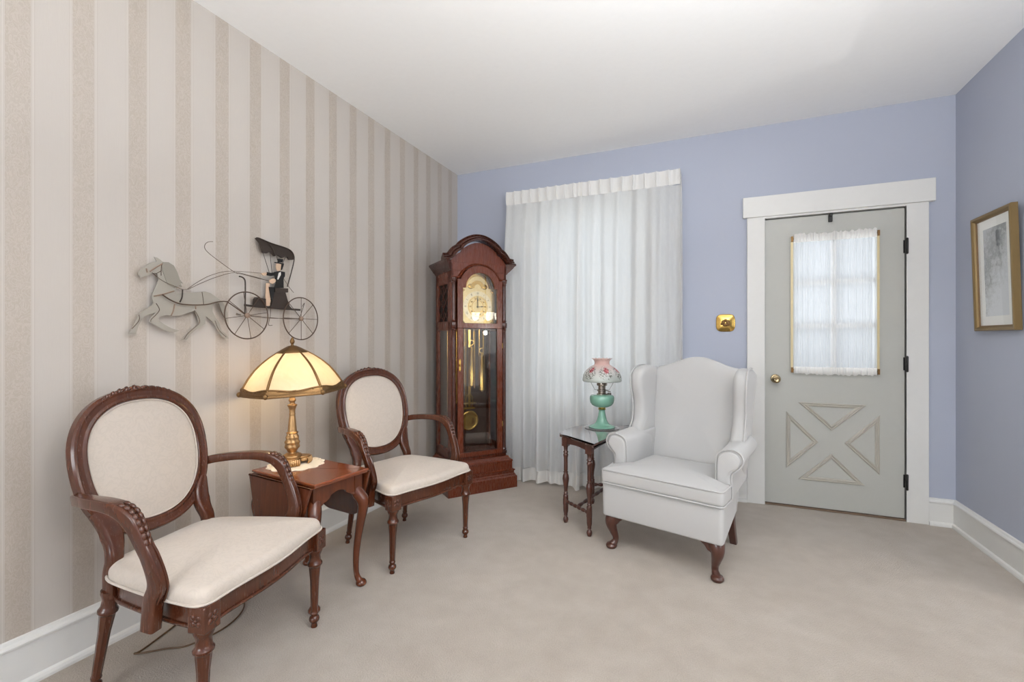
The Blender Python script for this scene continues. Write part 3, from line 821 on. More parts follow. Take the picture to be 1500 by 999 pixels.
for s_ in (-1, 1):
    m = MB(); m.tube([(s_*.035, -s_*.02, .365), (s_*.036, -s_*.021, .335)], .0008, 5); m.ball((s_*.036, -s_*.021, .331), .0035, n=8, m=6); m.build('pull_chain', MAT['brass'], lt)
    m = MB(); m.ball((s_*.052, s_*.031, .435), .024, .024, .032, 12, 8); tag(m.build('bulb', MAT['bulb'], lt), 'glowing bulb inside the shade')
# the six-panel shade
sprof = [(.046, .556), (.064, .546), (.100, .522), (.134, .495), (.166, .463), (.192, .428), (.212, .395), (.224, .372), (.234, .352)]
ha = math.radians(-41+30)
def shp(R, a, bow=.28):
    b = ((a-ha) % (PI/3))-PI/6; k = math.cos(PI/6)/math.cos(b); return R*(k*(1-bow)+bow)
tilt = Matrix.Rotation(math.radians(2.6), 4, Vector((math.cos(math.radians(-41)), math.sin(math.radians(-41)), 0)))
def TS(p): q = tilt @ Vector((p[0], p[1], p[2]-.56)); return (q.x, q.y, q.z+.56)
sh = MB()
for k in range(6):
    a = ha+k*PI/3; sh.tube([TS((r*1.006*math.cos(a), r*1.006*math.sin(a), z)) for r, z in sprof], [.0035, .005, .006, .006], 8, sub=3)
shade = sh.build('shade_frame', MAT['brass_dark'], lt)
for k in range(6):
    m = MB(); q = []
    for r, z in sprof:
        row = []
        for j in range(9):
            a = ha+k*PI/3+PI/3*j/8; rr = shp(r, a); row.append(TS((rr*math.cos(a), rr*math.sin(a), z)))
        q.append(row)
    m.add([p for row in q for p in row], [(i*9+j, i*9+j+1, i*9+j+10, i*9+j+9) for i in range(len(q)-1) for j in range(8)])
    o_ = m.build('glass_panel', MAT['slag'], shade, ang=80, recalc=False)
m = MB(); N = 144
def ringp(R, z, wav=0, f=18): return [Vector(TS((shp(R, 2*PI*i/N)*math.cos(2*PI*i/N), shp(R, 2*PI*i/N)*math.sin(2*PI*i/N), z+wav*math.cos(f*(2*PI*i/N-ha))))) for i in range(N+1)]
m.tube(ringp(.237, .350), .0042, 6, caps=False); m.tube(ringp(.234, .360), .0022, 6, caps=False)
m.tube(ringp(.2265, .377, .0060, 6), .0045, 6, caps=False); m.tube(ringp(.229, .371, .003, 24), .0030, 6, caps=False)
def strip_band(lo, hi):
    n_ = len(lo); m.add(list(lo)+list(hi)+[p*1.004 for p in lo]+[p*1.004 for p in hi], [(i, i+1, n_+i+1, n_+i) for i in range(n_-1)]+[(2*n_+i, 3*n_+i, 3*n_+i+1, 2*n_+i+1) for i in range(n_-1)])
strip_band(ringp(.2375, .349), ringp(.2355, .3575)); strip_band(ringp(.2345, .3620), ringp(.2275, .3755, .0060, 6))
a_ = ringp(.238, .352); b_ = ringp(.228, .374, .004, 6)
for i in range(0, N, 2):
    j = (i+2) % N; m.tube([a_[i], b_[j]], .0016, 5)
    if i % 4 == 0: m.ball(tuple(b_[i]), .0048, n=6, m=5)
for k in range(6):
    a = ha+k*PI/3; m.ball(TS((.236*math.cos(a), .236*math.sin(a), .356)), .011, .011, .013, 8, 6)
m.build('filigree_skirt', MAT['brass_dark'], shade)
m = MB(); N6 = 36
rs = []
for r, z in ((.003, .578), (.018, .576), (.034, .568), (.052, .558), (.070, .546), (.072, .541), (.060, .542), (.003, .56)):
    rs.append([TS((shp(r, 2*PI*i/N6, .4)*math.cos(2*PI*i/N6), shp(r, 2*PI*i/N6, .4)*math.sin(2*PI*i/N6), z)) for i in range(N6)])
m.rings(rs); m.build('shade_cap', MAT['brass_dark'], shade)
m = MB(); m.lathe([(.002, .574), (.008, .576), (.005, .584), (.010, .590), (.0115, .598), (.008, .608), (.003, .617), (.001, .619)], 16); m.build('finial', MAT['brass_dark'], lt)
for s_ in (-1, 1):
    l = bpy.data.lights.new('lamp_bulb_light', 'POINT'); l.energy = P_LAMP; l.color = (1, .78, .48); l.shadow_soft_size = .03
    o = bpy.data.objects.new('lamp_bulb_light', l); COL.objects.link(o); o.location = (LX+s_*.052, LY+s_*.031, TZ+.40)
# lamp cord on the floor
m = MB(); m.tube([(-2.02, 1.52, .012), (-2.01, 1.35, .006), (-2.01, 1.24, .005), (-1.975, 1.13, .005), (-1.945, 1.03, .005), (-1.95, 1.008, .005), (-1.925, 1.02, .006), (-1.87, 1.07, .005), (-1.81, 1.12, .005), (-1.79, 1.25, .005), (-1.85, 1.37, .005), (-1.99, 1.45, .006)], .0032, 8, sub=8)
tag(m.build('lamp_cord', MAT['cord']), 'thin brown electric cord looping on the carpet beneath the nearer armchair', 'cord')

# ------------------------------------------------------------------ console table by the curtain (local x along its long side, y to the curtain side)
c = thing('console_table', 'small dark trapezoid side table with turned legs beside the wing chair', 'table', (-.548, 2.975, 0), math.radians(78.8))
WC = MAT['wood_console']; CZ = .558
half = [(0, .338), (.10, .330), (.15, .318), (.185, .300), (.195, .285), (.203, .290), (.212, .282), (.210, .262), (.222, .225), (.250, .180), (.275, .130), (.292, .085), (.318, .065), (.336, .045), (.345, .018), (.340, -.008), (.325, -.014)]
top = sm2(half+[(-a, b) for a, b in reversed(half[1:])], 3)
m = MB(); m.slab(top, CZ-.016, CZ, .006, XY, k=3, r1=.003); m.build('tabletop', MAT['console_top'], c, ang=40)
LG = [(-.203, .246), (-.308, .034), (.203, .246), (.308, .034)]
m = MB()
def strip(a, b, cut=.016):
    a = Vector((a[0], a[1], 0)); b = Vector((b[0], b[1], 0)); d = (b-a); Ln = d.length; d.normalize(); nn = Vector((-d.y, d.x, 0))
    k = 12; rs = []
    for i in range(k+1):
        u = i/k; s_ = math.sin(PI*u); z0 = CZ-.062+cut*(s_**.6)*(1 if .06 < u < .94 else 0); p = a+d*(Ln*u)
        rs.append([p+nn*.006+Vector((0, 0, z0)), p-nn*.006+Vector((0, 0, z0)), p-nn*.006+Vector((0, 0, CZ-.014)), p+nn*.006+Vector((0, 0, CZ-.014))])
    m.rings(rs)
for a, b in ((0, 1), (0, 2), (2, 3), (1, 3)): strip(LG[a], LG[b])
m.build('apron', WC, c, smooth=False)
lp = refine([(.003, 0), (.011, 0), (.013, .01), (.017, .035), (.015, .055), (.009, .07), (.009, .076), (.013, .084), (.011, .095), (.014, .115), (.016, .135), (.0165, .30), (.0165, .31), (.011, .325), (.015, .335), (.011, .345),
     (.013, .40), (.019, .47), (.021, .50), (.018, .54), (.012, .565), (.016, .575), (.011, .585), (.0125, .60), (.0125, .74), (.015, .76), (.0165, .775), (.012, .79), (.017, .805), (.012, .82), (.0125, .85), (.016, .87), (.012, .885), (.004, .89)], .02)
for x, y in LG:
    m = MB(); m.lathe([(r, z*.56) for r, z in lp], 18, (x, y, 0)); m.box(x-.019, x+.019, y-.019, y+.019, .490, CZ-.014); m.box(x-.013, x+.013, y-.013, y+.013, .115, .155)
    m.build('leg', WC, c, ang=40)
def spool(a, b, z=.136):
    k = 26; m2 = MB(); prof = [(.0075+.0045*abs(math.sin(PI*6*i/48)), i/48) for i in range(49)]; turned(m2, (a[0], a[1], z), (b[0], b[1], z), prof, 12); return m2
mid = lambda a, b: ((a[0]+b[0])/2, (a[1]+b[1])/2)
for a, b in ((LG[0], LG[1]), (LG[2], LG[3]), (mid(LG[0], LG[1]), mid(LG[2], LG[3]))): spool(a, b).build('stretcher', WC, c)

# green oil lamp on its coaster
tg = NT('pressed_glass'); tg.t.nodes.remove(tg.b)
a1_ = tg.n('ShaderNodeBsdfTransparent', {0: (1,1,1,1)}); a2_ = tg.n('ShaderNodeBsdfDiffuse', {0: (.86,.88,.9,1)}); a3_ = tg.n('ShaderNodeBsdfGlossy', {0: (1,1,1,1), 'Roughness': .1})
b1_ = tg.n('ShaderNodeMixShader', {0: .35, 1: a1_.outputs[0], 2: a2_.outputs[0]}); b2_ = tg.n('ShaderNodeMixShader', {0: .22, 1: b1_.outputs[0], 2: a3_.outputs[0]})
tg.l(b2_.outputs[0], tg.o.inputs[0]); MAT['coaster_glass'] = tg.m
rot = math.radians(78.8); px, py = .150, .150
gx = -.548+math.cos(rot)*px-math.sin(rot)*py; gy = 2.975+math.sin(rot)*px+math.cos(rot)*py
cs = MB(); cs.lathe([(.002, 0), (.108, 0), (.118, .003), (.119, .005), (.108, .0035), (.002, .003)], 48)
cs = cs.build('coaster', MAT['coaster_glass']); cs.location = (gx, gy, CZ)
tag(cs, 'round clear glass coaster under the green oil lamp', 'coaster')
g = thing('oil_lamp', 'jade green glass oil lamp with a rose painted shade on the side table', 'lamp', (gx, gy, CZ+.0055), 0)
K = .985
def kp(p): return [(r*K, z*K) for r, z in p]
m = MB(); m.lathe(kp([(.002, .004), (.080, 0), (.090, .002), (.091, .006), (.078, .013), (.058, .019), (.044, .032), (.034, .052), (.027, .080), (.022, .108), (.021, .120), (.026, .124), (.002, .125)]), 40); m.build('foot', MAT['jade'], g, ang=60)
m = MB(); m.lathe(kp([(.002, .124), (.024, .124), (.027, .128), (.024, .134), (.027, .139), (.002, .140)]), 28); m.build('collar', MAT['brass'], g)
m = MB(); m.lathe(kp([(.002, .139), (.030, .139), (.050, .145), (.070, .156), (.081, .172), (.085, .192), (.085, .208), (.081, .221), (.072, .227), (.034, .230), (.002, .230)]), 40); bw = m.build('font', MAT['jade'], g, ang=60)
m = MB(); m.lathe(kp([(.002, .226), (.013, .226), (.0145, .229), (.0145, .237), (.012, .240), (.002, .240)]), 16, (.045, .030, 0)); m.build('filler_cap', MAT['steel'], bw)
m = MB(); m.lathe(kp([(.002, .229), (.036, .229), (.037, .236), (.028, .240), (.028, .252), (.034, .255), (.034, .262), (.026, .267), (.026, .288), (.035, .292), (.037, .300), (.035, .318), (.030, .326), (.026, .345), (.002, .346)]), 24,
        rf=lambda r, z, a: r*(1+.06*math.sin(12*a)*(z > .25)))
m.tube([(.028, -.02, .262), (.055, -.04, .255)], .002, 6); m.lathe([(.002, -.003), (.010, -.003), (.010, .003), (.002, .003)], 14, (.058, -.042, .253))
m.build('burner', MAT['steel'], g, ang=40)
m = MB()
for k in range(3):
    a = math.radians(30+120*k+11); cc_, ss = math.cos(a), math.sin(a)
    m.tube([(.034*cc_, .034*ss, .255), (.058*cc_, .058*ss, .256), (.064*cc_, .064*ss, .266), (.090*cc_, .090*ss, .305), (.102*cc_, .102*ss, .322), (.128*cc_, .128*ss, .325)], .0016, 6, sub=4)
q = [Vector((.126*math.cos(2*PI*i/48), .126*math.sin(2*PI*i/48), .323)) for i in range(49)]; m.tube(q, .0016, 6, caps=False)
m.build('shade_holder', MAT['steel'], g)
t2 = NT('rose_painted_milk_glass'); v = t2.obj(); sx = t2.n('ShaderNodeSeparateXYZ', {0: v}).outputs
zz = t2.math('DIVIDE', t2.math('SUBTRACT', sx[2], .33), .15)
base = t2.ramp(zz, [(.05, hexc(196, 202, 196)), (.40, hexc(204, 198, 194)), (.72, hexc(204, 168, 160)), (1.0, hexc(208, 178, 170))])
an = t2.math('ARCTAN2', sx[1], sx[0])
def spot(ac, zc, rad):
    dx = t2.math('MULTIPLY', t2.math('SUBTRACT', an, ac), .115); dz = t2.math('SUBTRACT', sx[2], zc)
    d = t2.math('SQRT', t2.math('ADD', t2.math('MULTIPLY', dx, dx), t2.math('MULTIPLY', dz, dz)))
    d = t2.math('ADD', d, t2.math('MULTIPLY', t2.math('SUBTRACT', t2.noise(70, 3, v), .5), .022))
    return t2.ramp(t2.math('DIVIDE', d, rad), [(.75, 1.0), (1.0, 0.0)])
camA = math.atan2(-gy, -gx)
lf = t2.noise(120, 2, v); leaf = t2.ramp(lf, [(.50, 0.0), (.56, 1.0)])
petals = t2.ramp(t2.noise(95, 2, v), [(.4, hexc(120, 34, 50)), (.50, hexc(176, 78, 88)), (.60, hexc(206, 132, 132))])
col = base
for k in range(-3, 4):
    a = camA+.22+k*.98
    a = (a+PI) % (2*PI)-PI
    col = t2.mix(t2.math('MULTIPLY', spot(a+.0, .380, .050), t2.math('MULTIPLY', leaf, .9)), col, hexc(84, 84, 74))
    col = t2.mix(t2.math('MULTIPLY', spot(a+.05, .398, .021), .9), col, petals)
t2.set(Base_Color=col, Roughness=.25, Subsurface_Weight=.3, Subsurface_Radius=(.02, .02, .02), Subsurface_Scale=.4)
m = MB()
outer = [(.131, .322), (.135, .326), (.1345, .342), (.130, .365), (.120, .386), (.104, .404), (.084, .421), (.064, .433), (.053, .440), (.051, .450), (.053, .464), (.060, .474), (.071, .482)]
inner = [(r-.003, z-.001) for r, z in reversed(outer)]
rs = []
for r, z in outer+inner:
    ring = []
    for j in range(96):
        a = 2*PI*j/96; w_ = max(0, (z-.466)/.016); ring.append((r*(1+.035*w_*math.sin(16*a))*math.cos(a), r*(1+.035*w_*math.sin(16*a))*math.sin(a), z+.0025*w_*math.sin(16*a)))
    rs.append([tuple(K*x for x in p) for p in ring])
m.rings(rs, loop=True); tag(m.build('lamp_shade', t2.m, g, ang=70), 'pink and white glass shade painted with red roses')
A = {}
A['horse']=[(1.155,1.509),(1.166,1.508),(1.18,1.5),(1.188,1.493),(1.209,1.495),(1.23,1.484),(1.244,1.457),(1.254,1.427),(1.267,1.412),(1.256,1.413),(1.263,1.398),(1.25,1.402),(1.242,1.395),(1.234,1.39),(1.239,1.377),(1.242,1.366),(1.275,1.371),(1.319,1.378),(1.36,1.387),(1.387,1.382),(1.421,1.362),(1.443,1.347),(1.46,1.321),(1.47,1.292),(1.469,1.253),(1.455,1.272),(1.44,1.301),(1.428,1.338),(1.411,1.342),(1.399,1.327),(1.397,1.298),(1.411,1.27),(1.428,1.249),(1.44,1.209),(1.46,1.195),(1.476,1.173),(1.46,1.173),(1.44,1.185),(1.421,1.213),(1.402,1.248),(1.378,1.266),(1.368,1.273),(1.364,1.24),(1.328,1.216),(1.297,1.188),(1.284,1.168),(1.259,1.165),(1.275,1.186),(1.301,1.211),(1.337,1.242),(1.328,1.271),(1.317,1.297),(1.293,1.287),(1.259,1.274),(1.225,1.268),(1.197,1.271),(1.178,1.264),(1.17,1.249),(1.193,1.232),(1.221,1.216),(1.254,1.206),(1.23,1.197),(1.201,1.202),(1.17,1.221),(1.147,1.235),(1.137,1.241),(1.143,1.258),(1.159,1.278),(1.132,1.27),(1.114,1.257),(1.099,1.223),(1.09,1.191),(1.064,1.189),(1.078,1.214),(1.092,1.248),(1.101,1.271),(1.121,1.288),(1.143,1.304),(1.153,1.318),(1.147,1.338),(1.149,1.358),(1.159,1.382),(1.172,1.417),(1.166,1.442),(1.151,1.444),(1.136,1.432),(1.117,1.423),(1.106,1.417),(1.096,1.434),(1.11,1.453),(1.136,1.478),(1.164,1.491)]
A['W1']=[(1.556,1.287),(1.445,1.281),(1.673,1.292),(1.555,1.403),(1.555,1.172)]
A['W2']=[(1.88,1.285),(1.767,1.28),(2.002,1.288),(1.88,1.402),(1.88,1.168)]
A['canopy']=[(1.613,1.681),(1.631,1.684),(1.694,1.672),(1.78,1.667),(1.817,1.656),(1.84,1.638),(1.847,1.613),(1.836,1.606),(1.813,1.603),(1.802,1.616),(1.787,1.616),(1.769,1.606),(1.751,1.613),(1.736,1.617),(1.722,1.607),(1.71,1.616),(1.694,1.625),(1.674,1.614),(1.654,1.613),(1.637,1.659)]
A['frame']=[(1.613,1.681),(1.631,1.682),(1.701,1.67),(1.783,1.663),(1.821,1.653),(1.84,1.632),(1.841,1.6),(1.821,1.527),(1.798,1.455)]
A['frame2']=[(1.671,1.675),(1.694,1.658),(1.712,1.634),(1.722,1.609)]
A['rod1']=[(1.652,1.612),(1.688,1.518)]
A['rod2']=[(1.692,1.622),(1.705,1.518)]
A['rod3']=[(1.734,1.617),(1.736,1.59)]
A['rod4']=[(1.787,1.613),(1.74,1.504),(1.694,1.353)]
A['seat']=[(1.717,1.418),(1.783,1.427),(1.8,1.379),(1.813,1.349),(1.828,1.338),(1.84,1.33),(1.693,1.331),(1.701,1.353)]
A['back']=[(1.719,1.439),(1.8,1.445),(1.8,1.423),(1.719,1.417)]
A['deck']=[(1.555,1.343),(1.602,1.339),(1.694,1.341),(1.809,1.339),(1.885,1.339),(1.885,1.329),(1.809,1.329),(1.694,1.331),(1.602,1.331),(1.555,1.333)]
A['box']=[(1.602,1.334),(1.605,1.372),(1.614,1.382),(1.666,1.378),(1.667,1.339)]
A['dash']=[(1.521,1.475),(1.536,1.473),(1.548,1.465),(1.553,1.445),(1.553,1.377),(1.551,1.288)]
A['shaft']=[(1.179,1.355),(1.21,1.335),(1.247,1.322),(1.29,1.32),(1.334,1.323),(1.37,1.329),(1.408,1.341),(1.437,1.347),(1.457,1.347),(1.457,1.347),(1.492,1.327),(1.556,1.287)]
A['perch']=[(1.556,1.287),(1.667,1.279),(1.78,1.282),(1.88,1.285)]
A['perch2']=[(1.583,1.288),(1.701,1.282),(1.88,1.278)]
A['step']=[(1.697,1.332),(1.694,1.292),(1.684,1.249),(1.691,1.241),(1.707,1.243)]
A['prop']=[(1.88,1.285),(1.915,1.375),(1.899,1.354)]
A['whip']=[(1.389,1.617),(1.367,1.611),(1.353,1.596),(1.354,1.576),(1.38,1.554),(1.437,1.521),(1.496,1.49),(1.527,1.487),(1.621,1.477),(1.681,1.472)]
A['whip2']=[(1.769,1.495),(1.802,1.455),(1.834,1.425)]
A['rein1']=[(1.279,1.388),(1.327,1.427),(1.38,1.461),(1.451,1.489),(1.526,1.499),(1.64,1.506)]
A['rein2']=[(1.285,1.389),(1.34,1.422),(1.408,1.457),(1.496,1.49),(1.574,1.486),(1.675,1.472)]
A['rein0']=[(1.141,1.442),(1.18,1.413),(1.233,1.393),(1.26,1.385),(1.285,1.389)]
A['man_torso']=[(1.715,1.522),(1.744,1.532),(1.78,1.531),(1.78,1.509),(1.771,1.495),(1.772,1.444),(1.715,1.438),(1.726,1.465),(1.722,1.489)]
A['man_arm1']=[(1.719,1.522),(1.694,1.515),(1.671,1.516),(1.667,1.499),(1.694,1.498),(1.722,1.505)]
A['hand1']=[(1.671,1.514),(1.654,1.511),(1.637,1.504),(1.65,1.495),(1.669,1.498)]
A['hand2']=[(1.719,1.483),(1.701,1.487),(1.681,1.475),(1.684,1.463),(1.701,1.458),(1.719,1.471)]
A['shirt']=[(1.74,1.522),(1.752,1.527),(1.752,1.512),(1.736,1.485),(1.731,1.487)]
A['leg_dark']=[(1.715,1.443),(1.684,1.441),(1.694,1.389),(1.701,1.365),(1.715,1.415)]
A['leg_tan']=[(1.671,1.459),(1.694,1.462),(1.688,1.425),(1.698,1.371),(1.693,1.343),(1.666,1.343)]
A['head']=[(1.729,1.57),(1.758,1.576),(1.761,1.556),(1.754,1.537),(1.74,1.528),(1.731,1.536),(1.726,1.551)]
A['hat_crown']=[(1.736,1.596),(1.769,1.598),(1.765,1.58),(1.736,1.576)]
A['hat_brim']=[(1.715,1.575),(1.736,1.576),(1.771,1.576),(1.771,1.567),(1.744,1.571),(1.721,1.57)]
A['hair']=[(1.758,1.571),(1.771,1.567),(1.761,1.541),(1.754,1.537)]
A['bolt']=[(1.506,1.291),(1.527,1.288)]
A['girth']=[(1.262,1.384),(1.26,1.352),(1.251,1.329)]
A['girth2']=[(1.233,1.319),(1.227,1.288),(1.219,1.27)]
A['crup']=[(1.349,1.383),(1.354,1.351),(1.356,1.328)]
A['bre']=[(1.32,1.316),(1.321,1.303)]
A['collar']=[(1.154,1.347),(1.191,1.359),(1.231,1.376)]
A['brid1']=[(1.183,1.483),(1.181,1.457),(1.181,1.435)]
A['brid2']=[(1.139,1.447),(1.16,1.466),(1.185,1.485)]
A['brid3']=[(1.126,1.457),(1.129,1.441)]
A['crease1']=[(1.162,1.318),(1.174,1.296),(1.169,1.28),(1.144,1.25),(1.143,1.241)]
A['crease2']=[(1.1,1.268),(1.1,1.244),(1.075,1.21)]
A['crease3']=[(1.318,1.297),(1.334,1.267),(1.336,1.241),(1.29,1.197),(1.272,1.17)]
A['crease4']=[(1.408,1.256),(1.427,1.213),(1.462,1.18)]
A['tailc']=[(1.425,1.338),(1.437,1.3),(1.457,1.263)]
A['crease5']=[(1.163,1.442),(1.171,1.447),(1.183,1.457)]

# ------------------------------------------------------------------ grandfather clock (local +x front, x = 0 at the plinth front)
ck = thing('grandfather_clock', 'tall cherry wood grandfather clock with arched bonnet in the corner', 'clock', (-1.565, 3.129, 0), math.atan2(-.62, .785))
WK, WD = MAT['wood_clock'], MAT['wood_clock_dark']
def yzprof(name, tiers, mat=WK):
    """stack of mitred mouldings: (z, front x, half width, back x)"""
    m = MB(); m.rings([[(bx_, -h, z), (fx_, -h, z), (fx_, h, z), (bx_, h, z)] for z, fx_, h, bx_ in tiers]); return m.build(name, mat, ck, smooth=False)
yzprof('plinth', [(0, 0, .290, -.43), (.088, 0, .290, -.43), (.092, -.004, .286, -.43), (.098, -.010, .280, -.43), (.106, -.012, .278, -.43), (.112, -.018, .272, -.43), (.128, -.018, .272, -.43), (.132, -.012, .278, -.43),
    (.140, -.012, .278, -.43), (.144, -.030, .262, -.43), (.200, -.030, .262, -.43), (.204, -.026, .266, -.43), (.214, -.028, .264, -.43), (.222, -.042, .252, -.43), (.230, -.052, .246, -.43), (.240, -.060, .243, -.43)])
BX0, BX1, HW = -.43, -.085, .235
m = MB(); m.box(BX0, BX0+.012, -HW, HW, .238, 1.75); m.box(BX0, BX1, -HW, HW, .238, .262); m.box(BX0, BX1, -HW, HW, 1.70, 1.76)
for sy in (-1, 1):                              # side frames round the side lights
    y0_, y1_ = sorted((sy*(HW-.018), sy*HW))
    for a in ((BX0, BX0+.06, .238, 1.75), (BX1-.075, BX1, .238, 1.75), (BX0, BX1, .238, .32), (BX0, BX1, 1.24, 1.31), (BX0, BX1, 1.60, 1.75)): m.box(a[0], a[1], y0_, y1_, a[2], a[3])
case = m.build('case', WK, ck, smooth=False, bevel=.002)
m = MB(); m.box(BX0+.013, BX0+.018, -.215, .215, .265, 1.25); m.build('interior_back', MAT['inside'], case, smooth=False)
for sy in (-1, 1):
    m = MB(); m.box(BX0+.05, BX1-.07, sy*(HW-.010)-.002, sy*(HW-.010)+.002, .31, 1.25); tag(m.build('side_glass', MAT['clock_glass'], case, smooth=False), 'long side glass')
    m = MB(); m.box(BX0+.05, BX1-.07, sy*(HW-.014)-.001, sy*(HW-.014)+.001, 1.30, 1.61, 0); m.build('side_cloth', MAT['black'], case, smooth=False)
    m = MB(); xa, xb = BX0+.06, BX1-.075; y = sy*(HW-.006)          # pierced lattice
    for k in range(-1, 4):
        z = 1.31+k*.0975
        for s_ in (-1, 1):
            P = []
            for i in range(13):
                u = i/12; zc_ = z+(.0975*2*u if s_ > 0 else .195-.195*u)
                if 1.305 <= zc_ <= 1.605: P.append((xa+(xb-xa)*u, y, zc_))
            if len(P) > 2: m.tube(P, .0035, 6)
    m.tube([((xa+xb)/2, y, 1.305), ((xa+xb)/2, y, 1.605)], .0035, 6)
    tag(m.build('fretwork', WD, case), 'dark pierced lattice on the hood side')
# quarter columns
for sy in (-1, 1):
    for z0, z1 in ((.262, 1.282), (1.282, 1.640)):
        m = MB(); Lz = z1-z0
        pr = refine([(.003, z0), (.026, z0), (.026, z0+.018), (.019, z0+.024), (.023, z0+.032), (.019, z0+.040), (.0175, z0+.046), (.0175, z1-.046), (.019, z1-.040), (.023, z1-.034), (.019, z1-.028), (.025, z1-.018), (.026, z1-.0), (.003, z1)], .06)
        m.lathe(pr, 32, (BX1-.002, sy*.2145, 0), rf=lambda r, z, a: r*(1-.07*(.5-.5*math.cos(10*a))) if r < .018 else r); m.build('column', WD, ck, ang=40)
# front: fixed arched rail + door
def arch(r, zc, a0=0, a1=PI, n=28): return [(r*math.cos(a0+(a1-a0)*i/n), zc+r*math.sin(a0+(a1-a0)*i/n)) for i in range(n+1)]
def framepoly(m, outer, inner, x0, x1):
    """outer and inner outlines with the same count"""
    n = len(outer); V = [(x, p[0], p[1]) for x in (x0, x1) for o in (outer, inner) for p in o]
    F = []
    for i in range(n):
        j = (i+1) % n
        F += [(i, j, n+j, n+i), (2*n+i, 3*n+i, 3*n+j, 2*n+j), (i, 2*n+i, 2*n+j, j), (n+i, n+j, 3*n+j, 3*n+i)]
    m.add(V, F)
ZC = 1.565
m = MB()                                         # tympanum board: arch cut out of it below
top_o = [(.235, 1.70)]
inn = [(.235, 1.640), (.176, 1.640)]+arch(.186, ZC, math.asin(.075/.186)*1.02, PI-math.asin(.075/.186)*1.02, 30)+[(-.176, 1.640), (-.235, 1.640)]
bon = [(.235, 1.768), (.212, 1.785), (.196, 1.812), (.170, 1.832), (.146, 1.842), (.134, 1.862), (.110, 1.882), (.080, 1.900), (.045, 1.916), (0, 1.924)]
bon = [(.235, 1.772), (.221, 1.786), (.199, 1.812), (.173, 1.831), (.156, 1.838), (.147, 1.857), (.127, 1.875), (.097, 1.895), (.068, 1.910), (.035, 1.921), (0, 1.925)]
bon = bon+[(-a, b) for a, b in reversed(bon[:-1])]
m.poly(bon+[(-.235, 1.640)]+list(reversed(inn))[1:-1]+[(.235, 1.640)], BX1-.02, BX1-.004, lambda y, z, w: (w, y, z))
m.build('tympanum', WK, ck, smooth=False)
def mould(path, prof, mat, name, parent, x0):
    n = len(path); rs = []
    for i, p in enumerate(path):
        a = Vector(path[max(i-1, 0)]); b = Vector(path[min(i+1, n-1)]); d = (b-a).normalized(); nn = Vector((-d.y, d.x))
        rs.append([(x0+w, p[0]+nn.x*o, p[1]+nn.y*o) for o, w in prof])
    m = MB(); m.rings(rs); return m.build(name, mat, parent, ang=28)
mould([(.238, 1.640), (.200, 1.640), (.178, 1.641)]+arch(.186, ZC, math.asin(.078/.186), PI-math.asin(.078/.186), 30)+[(-.178, 1.641), (-.200, 1.640), (-.238, 1.640)], [(.004, 0), (.004, .016), (-.001, .020), (-.005, .014), (-.008, .016), (-.012, .006), (-.014, 0)], WK, 'arch_moulding', ck, BX1-.004)
# bonnet crown moulding following the arch, stepping out to the cornice ends
cp = [(.298, 1.768), (.262, 1.772), (.236, 1.782), (.222, 1.800), (.200, 1.828), (.174, 1.846), (.160, 1.851), (.150, 1.870), (.130, 1.888), (.100, 1.908), (.070, 1.923), (.036, 1.934), (0, 1.938)]
cp = cp+[(-a, b) for a, b in reversed(cp[:-1])]
cprof = [(-.052, 0), (-.052, .010), (-.046, .014), (-.044, .008), (-.034, .018), (-.024, .034), (-.020, .028), (-.012, .048), (-.004, .060), (0, .058), (0, -.04), (-.02, -.04)]
mould([Vector(p) for p in smooth_path([(a, b, 0) for a, b in cp], 3)] and [(p.x, p.y) for p in smooth_path([(a, b, 0) for a, b in cp], 3)], [(-o, w) for o, w in cprof] if False else cprof, WD, 'crown_moulding', ck, BX1-.006)
# side cornices
for sy in (-1, 1):
    m = MB(); prof = [(0, 1.690), (.006, 1.692), (.010, 1.702), (.022, 1.712), (.028, 1.722), (.040, 1.735), (.050, 1.752), (.060, 1.760), (.060, 1.772), (0, 1.774)]
    rs = [[(x+(o if x > -.2 else 0), sy*(HW+o), z) for o, z in prof] for x in (-.43, BX1)]
    m.rings(rs); m.build('cornice', WD, ck, smooth=False)
m = MB(); m.poly([(a*.90, b-.012) for a, b in cp], BX1-.045, BX1-.022, lambda y, z, w: (w, y, z)); m.box(-.43, BX1-.02, -HW-.055, HW+.055, 1.766, 1.776); m.build('bonnet_back', WD, ck, smooth=False)
# door
dX = BX1+.001; DO, DI = .190, .146
dz0, dz1, dm0, dm1 = .268, .305, 1.256, 1.296
up_o = [(-DO, dm0), (DO, dm0), (DO, 1.632), (.174, 1.632)]+arch(.176, ZC, .38, PI-.38, 24)+[(-.174, 1.632), (-DO, 1.632)]
m = MB()
ang0 = math.asin(0.006/.122)
inner = [(-DI, dm1), (DI, dm1), (DI, 1.566), (.122, 1.566)]+arch(.122, ZC, ang0, PI-ang0, 24)+[(-.122, 1.566), (-DI, 1.566)]
framepoly(m, up_o, inner, dX, dX+.022)
m.box(dX, dX+.022, -DO, DO, dz0, dz1); m.box(dX, dX+.022, -DO, -DI, dz1, dm0); m.box(dX, dX+.022, DI, DO, dz1, dm0)
dd = m.build('door', WK, ck, smooth=False, bevel=.003)
m = MB()
for P in ([(-DI, dz1), (DI, dz1), (DI, dm0), (-DI, dm0)],):
    q = [Vector((dX+.020, a*.985, b)) for a, b in P]+[Vector((dX+.020, P[0][0]*.985, P[0][1]))]; 
    for i in range(4): m.tube([q[i], q[i+1]], .0035, 6)
m.build('bead', WD, dd)
m = MB(); m.box(dX+.008, dX+.012, -DI, DI, dz1, dm0); tag(m.build('door_glass', MAT['clock_glass'], dd, smooth=False), 'tall bevelled glass over weights and pendulum')
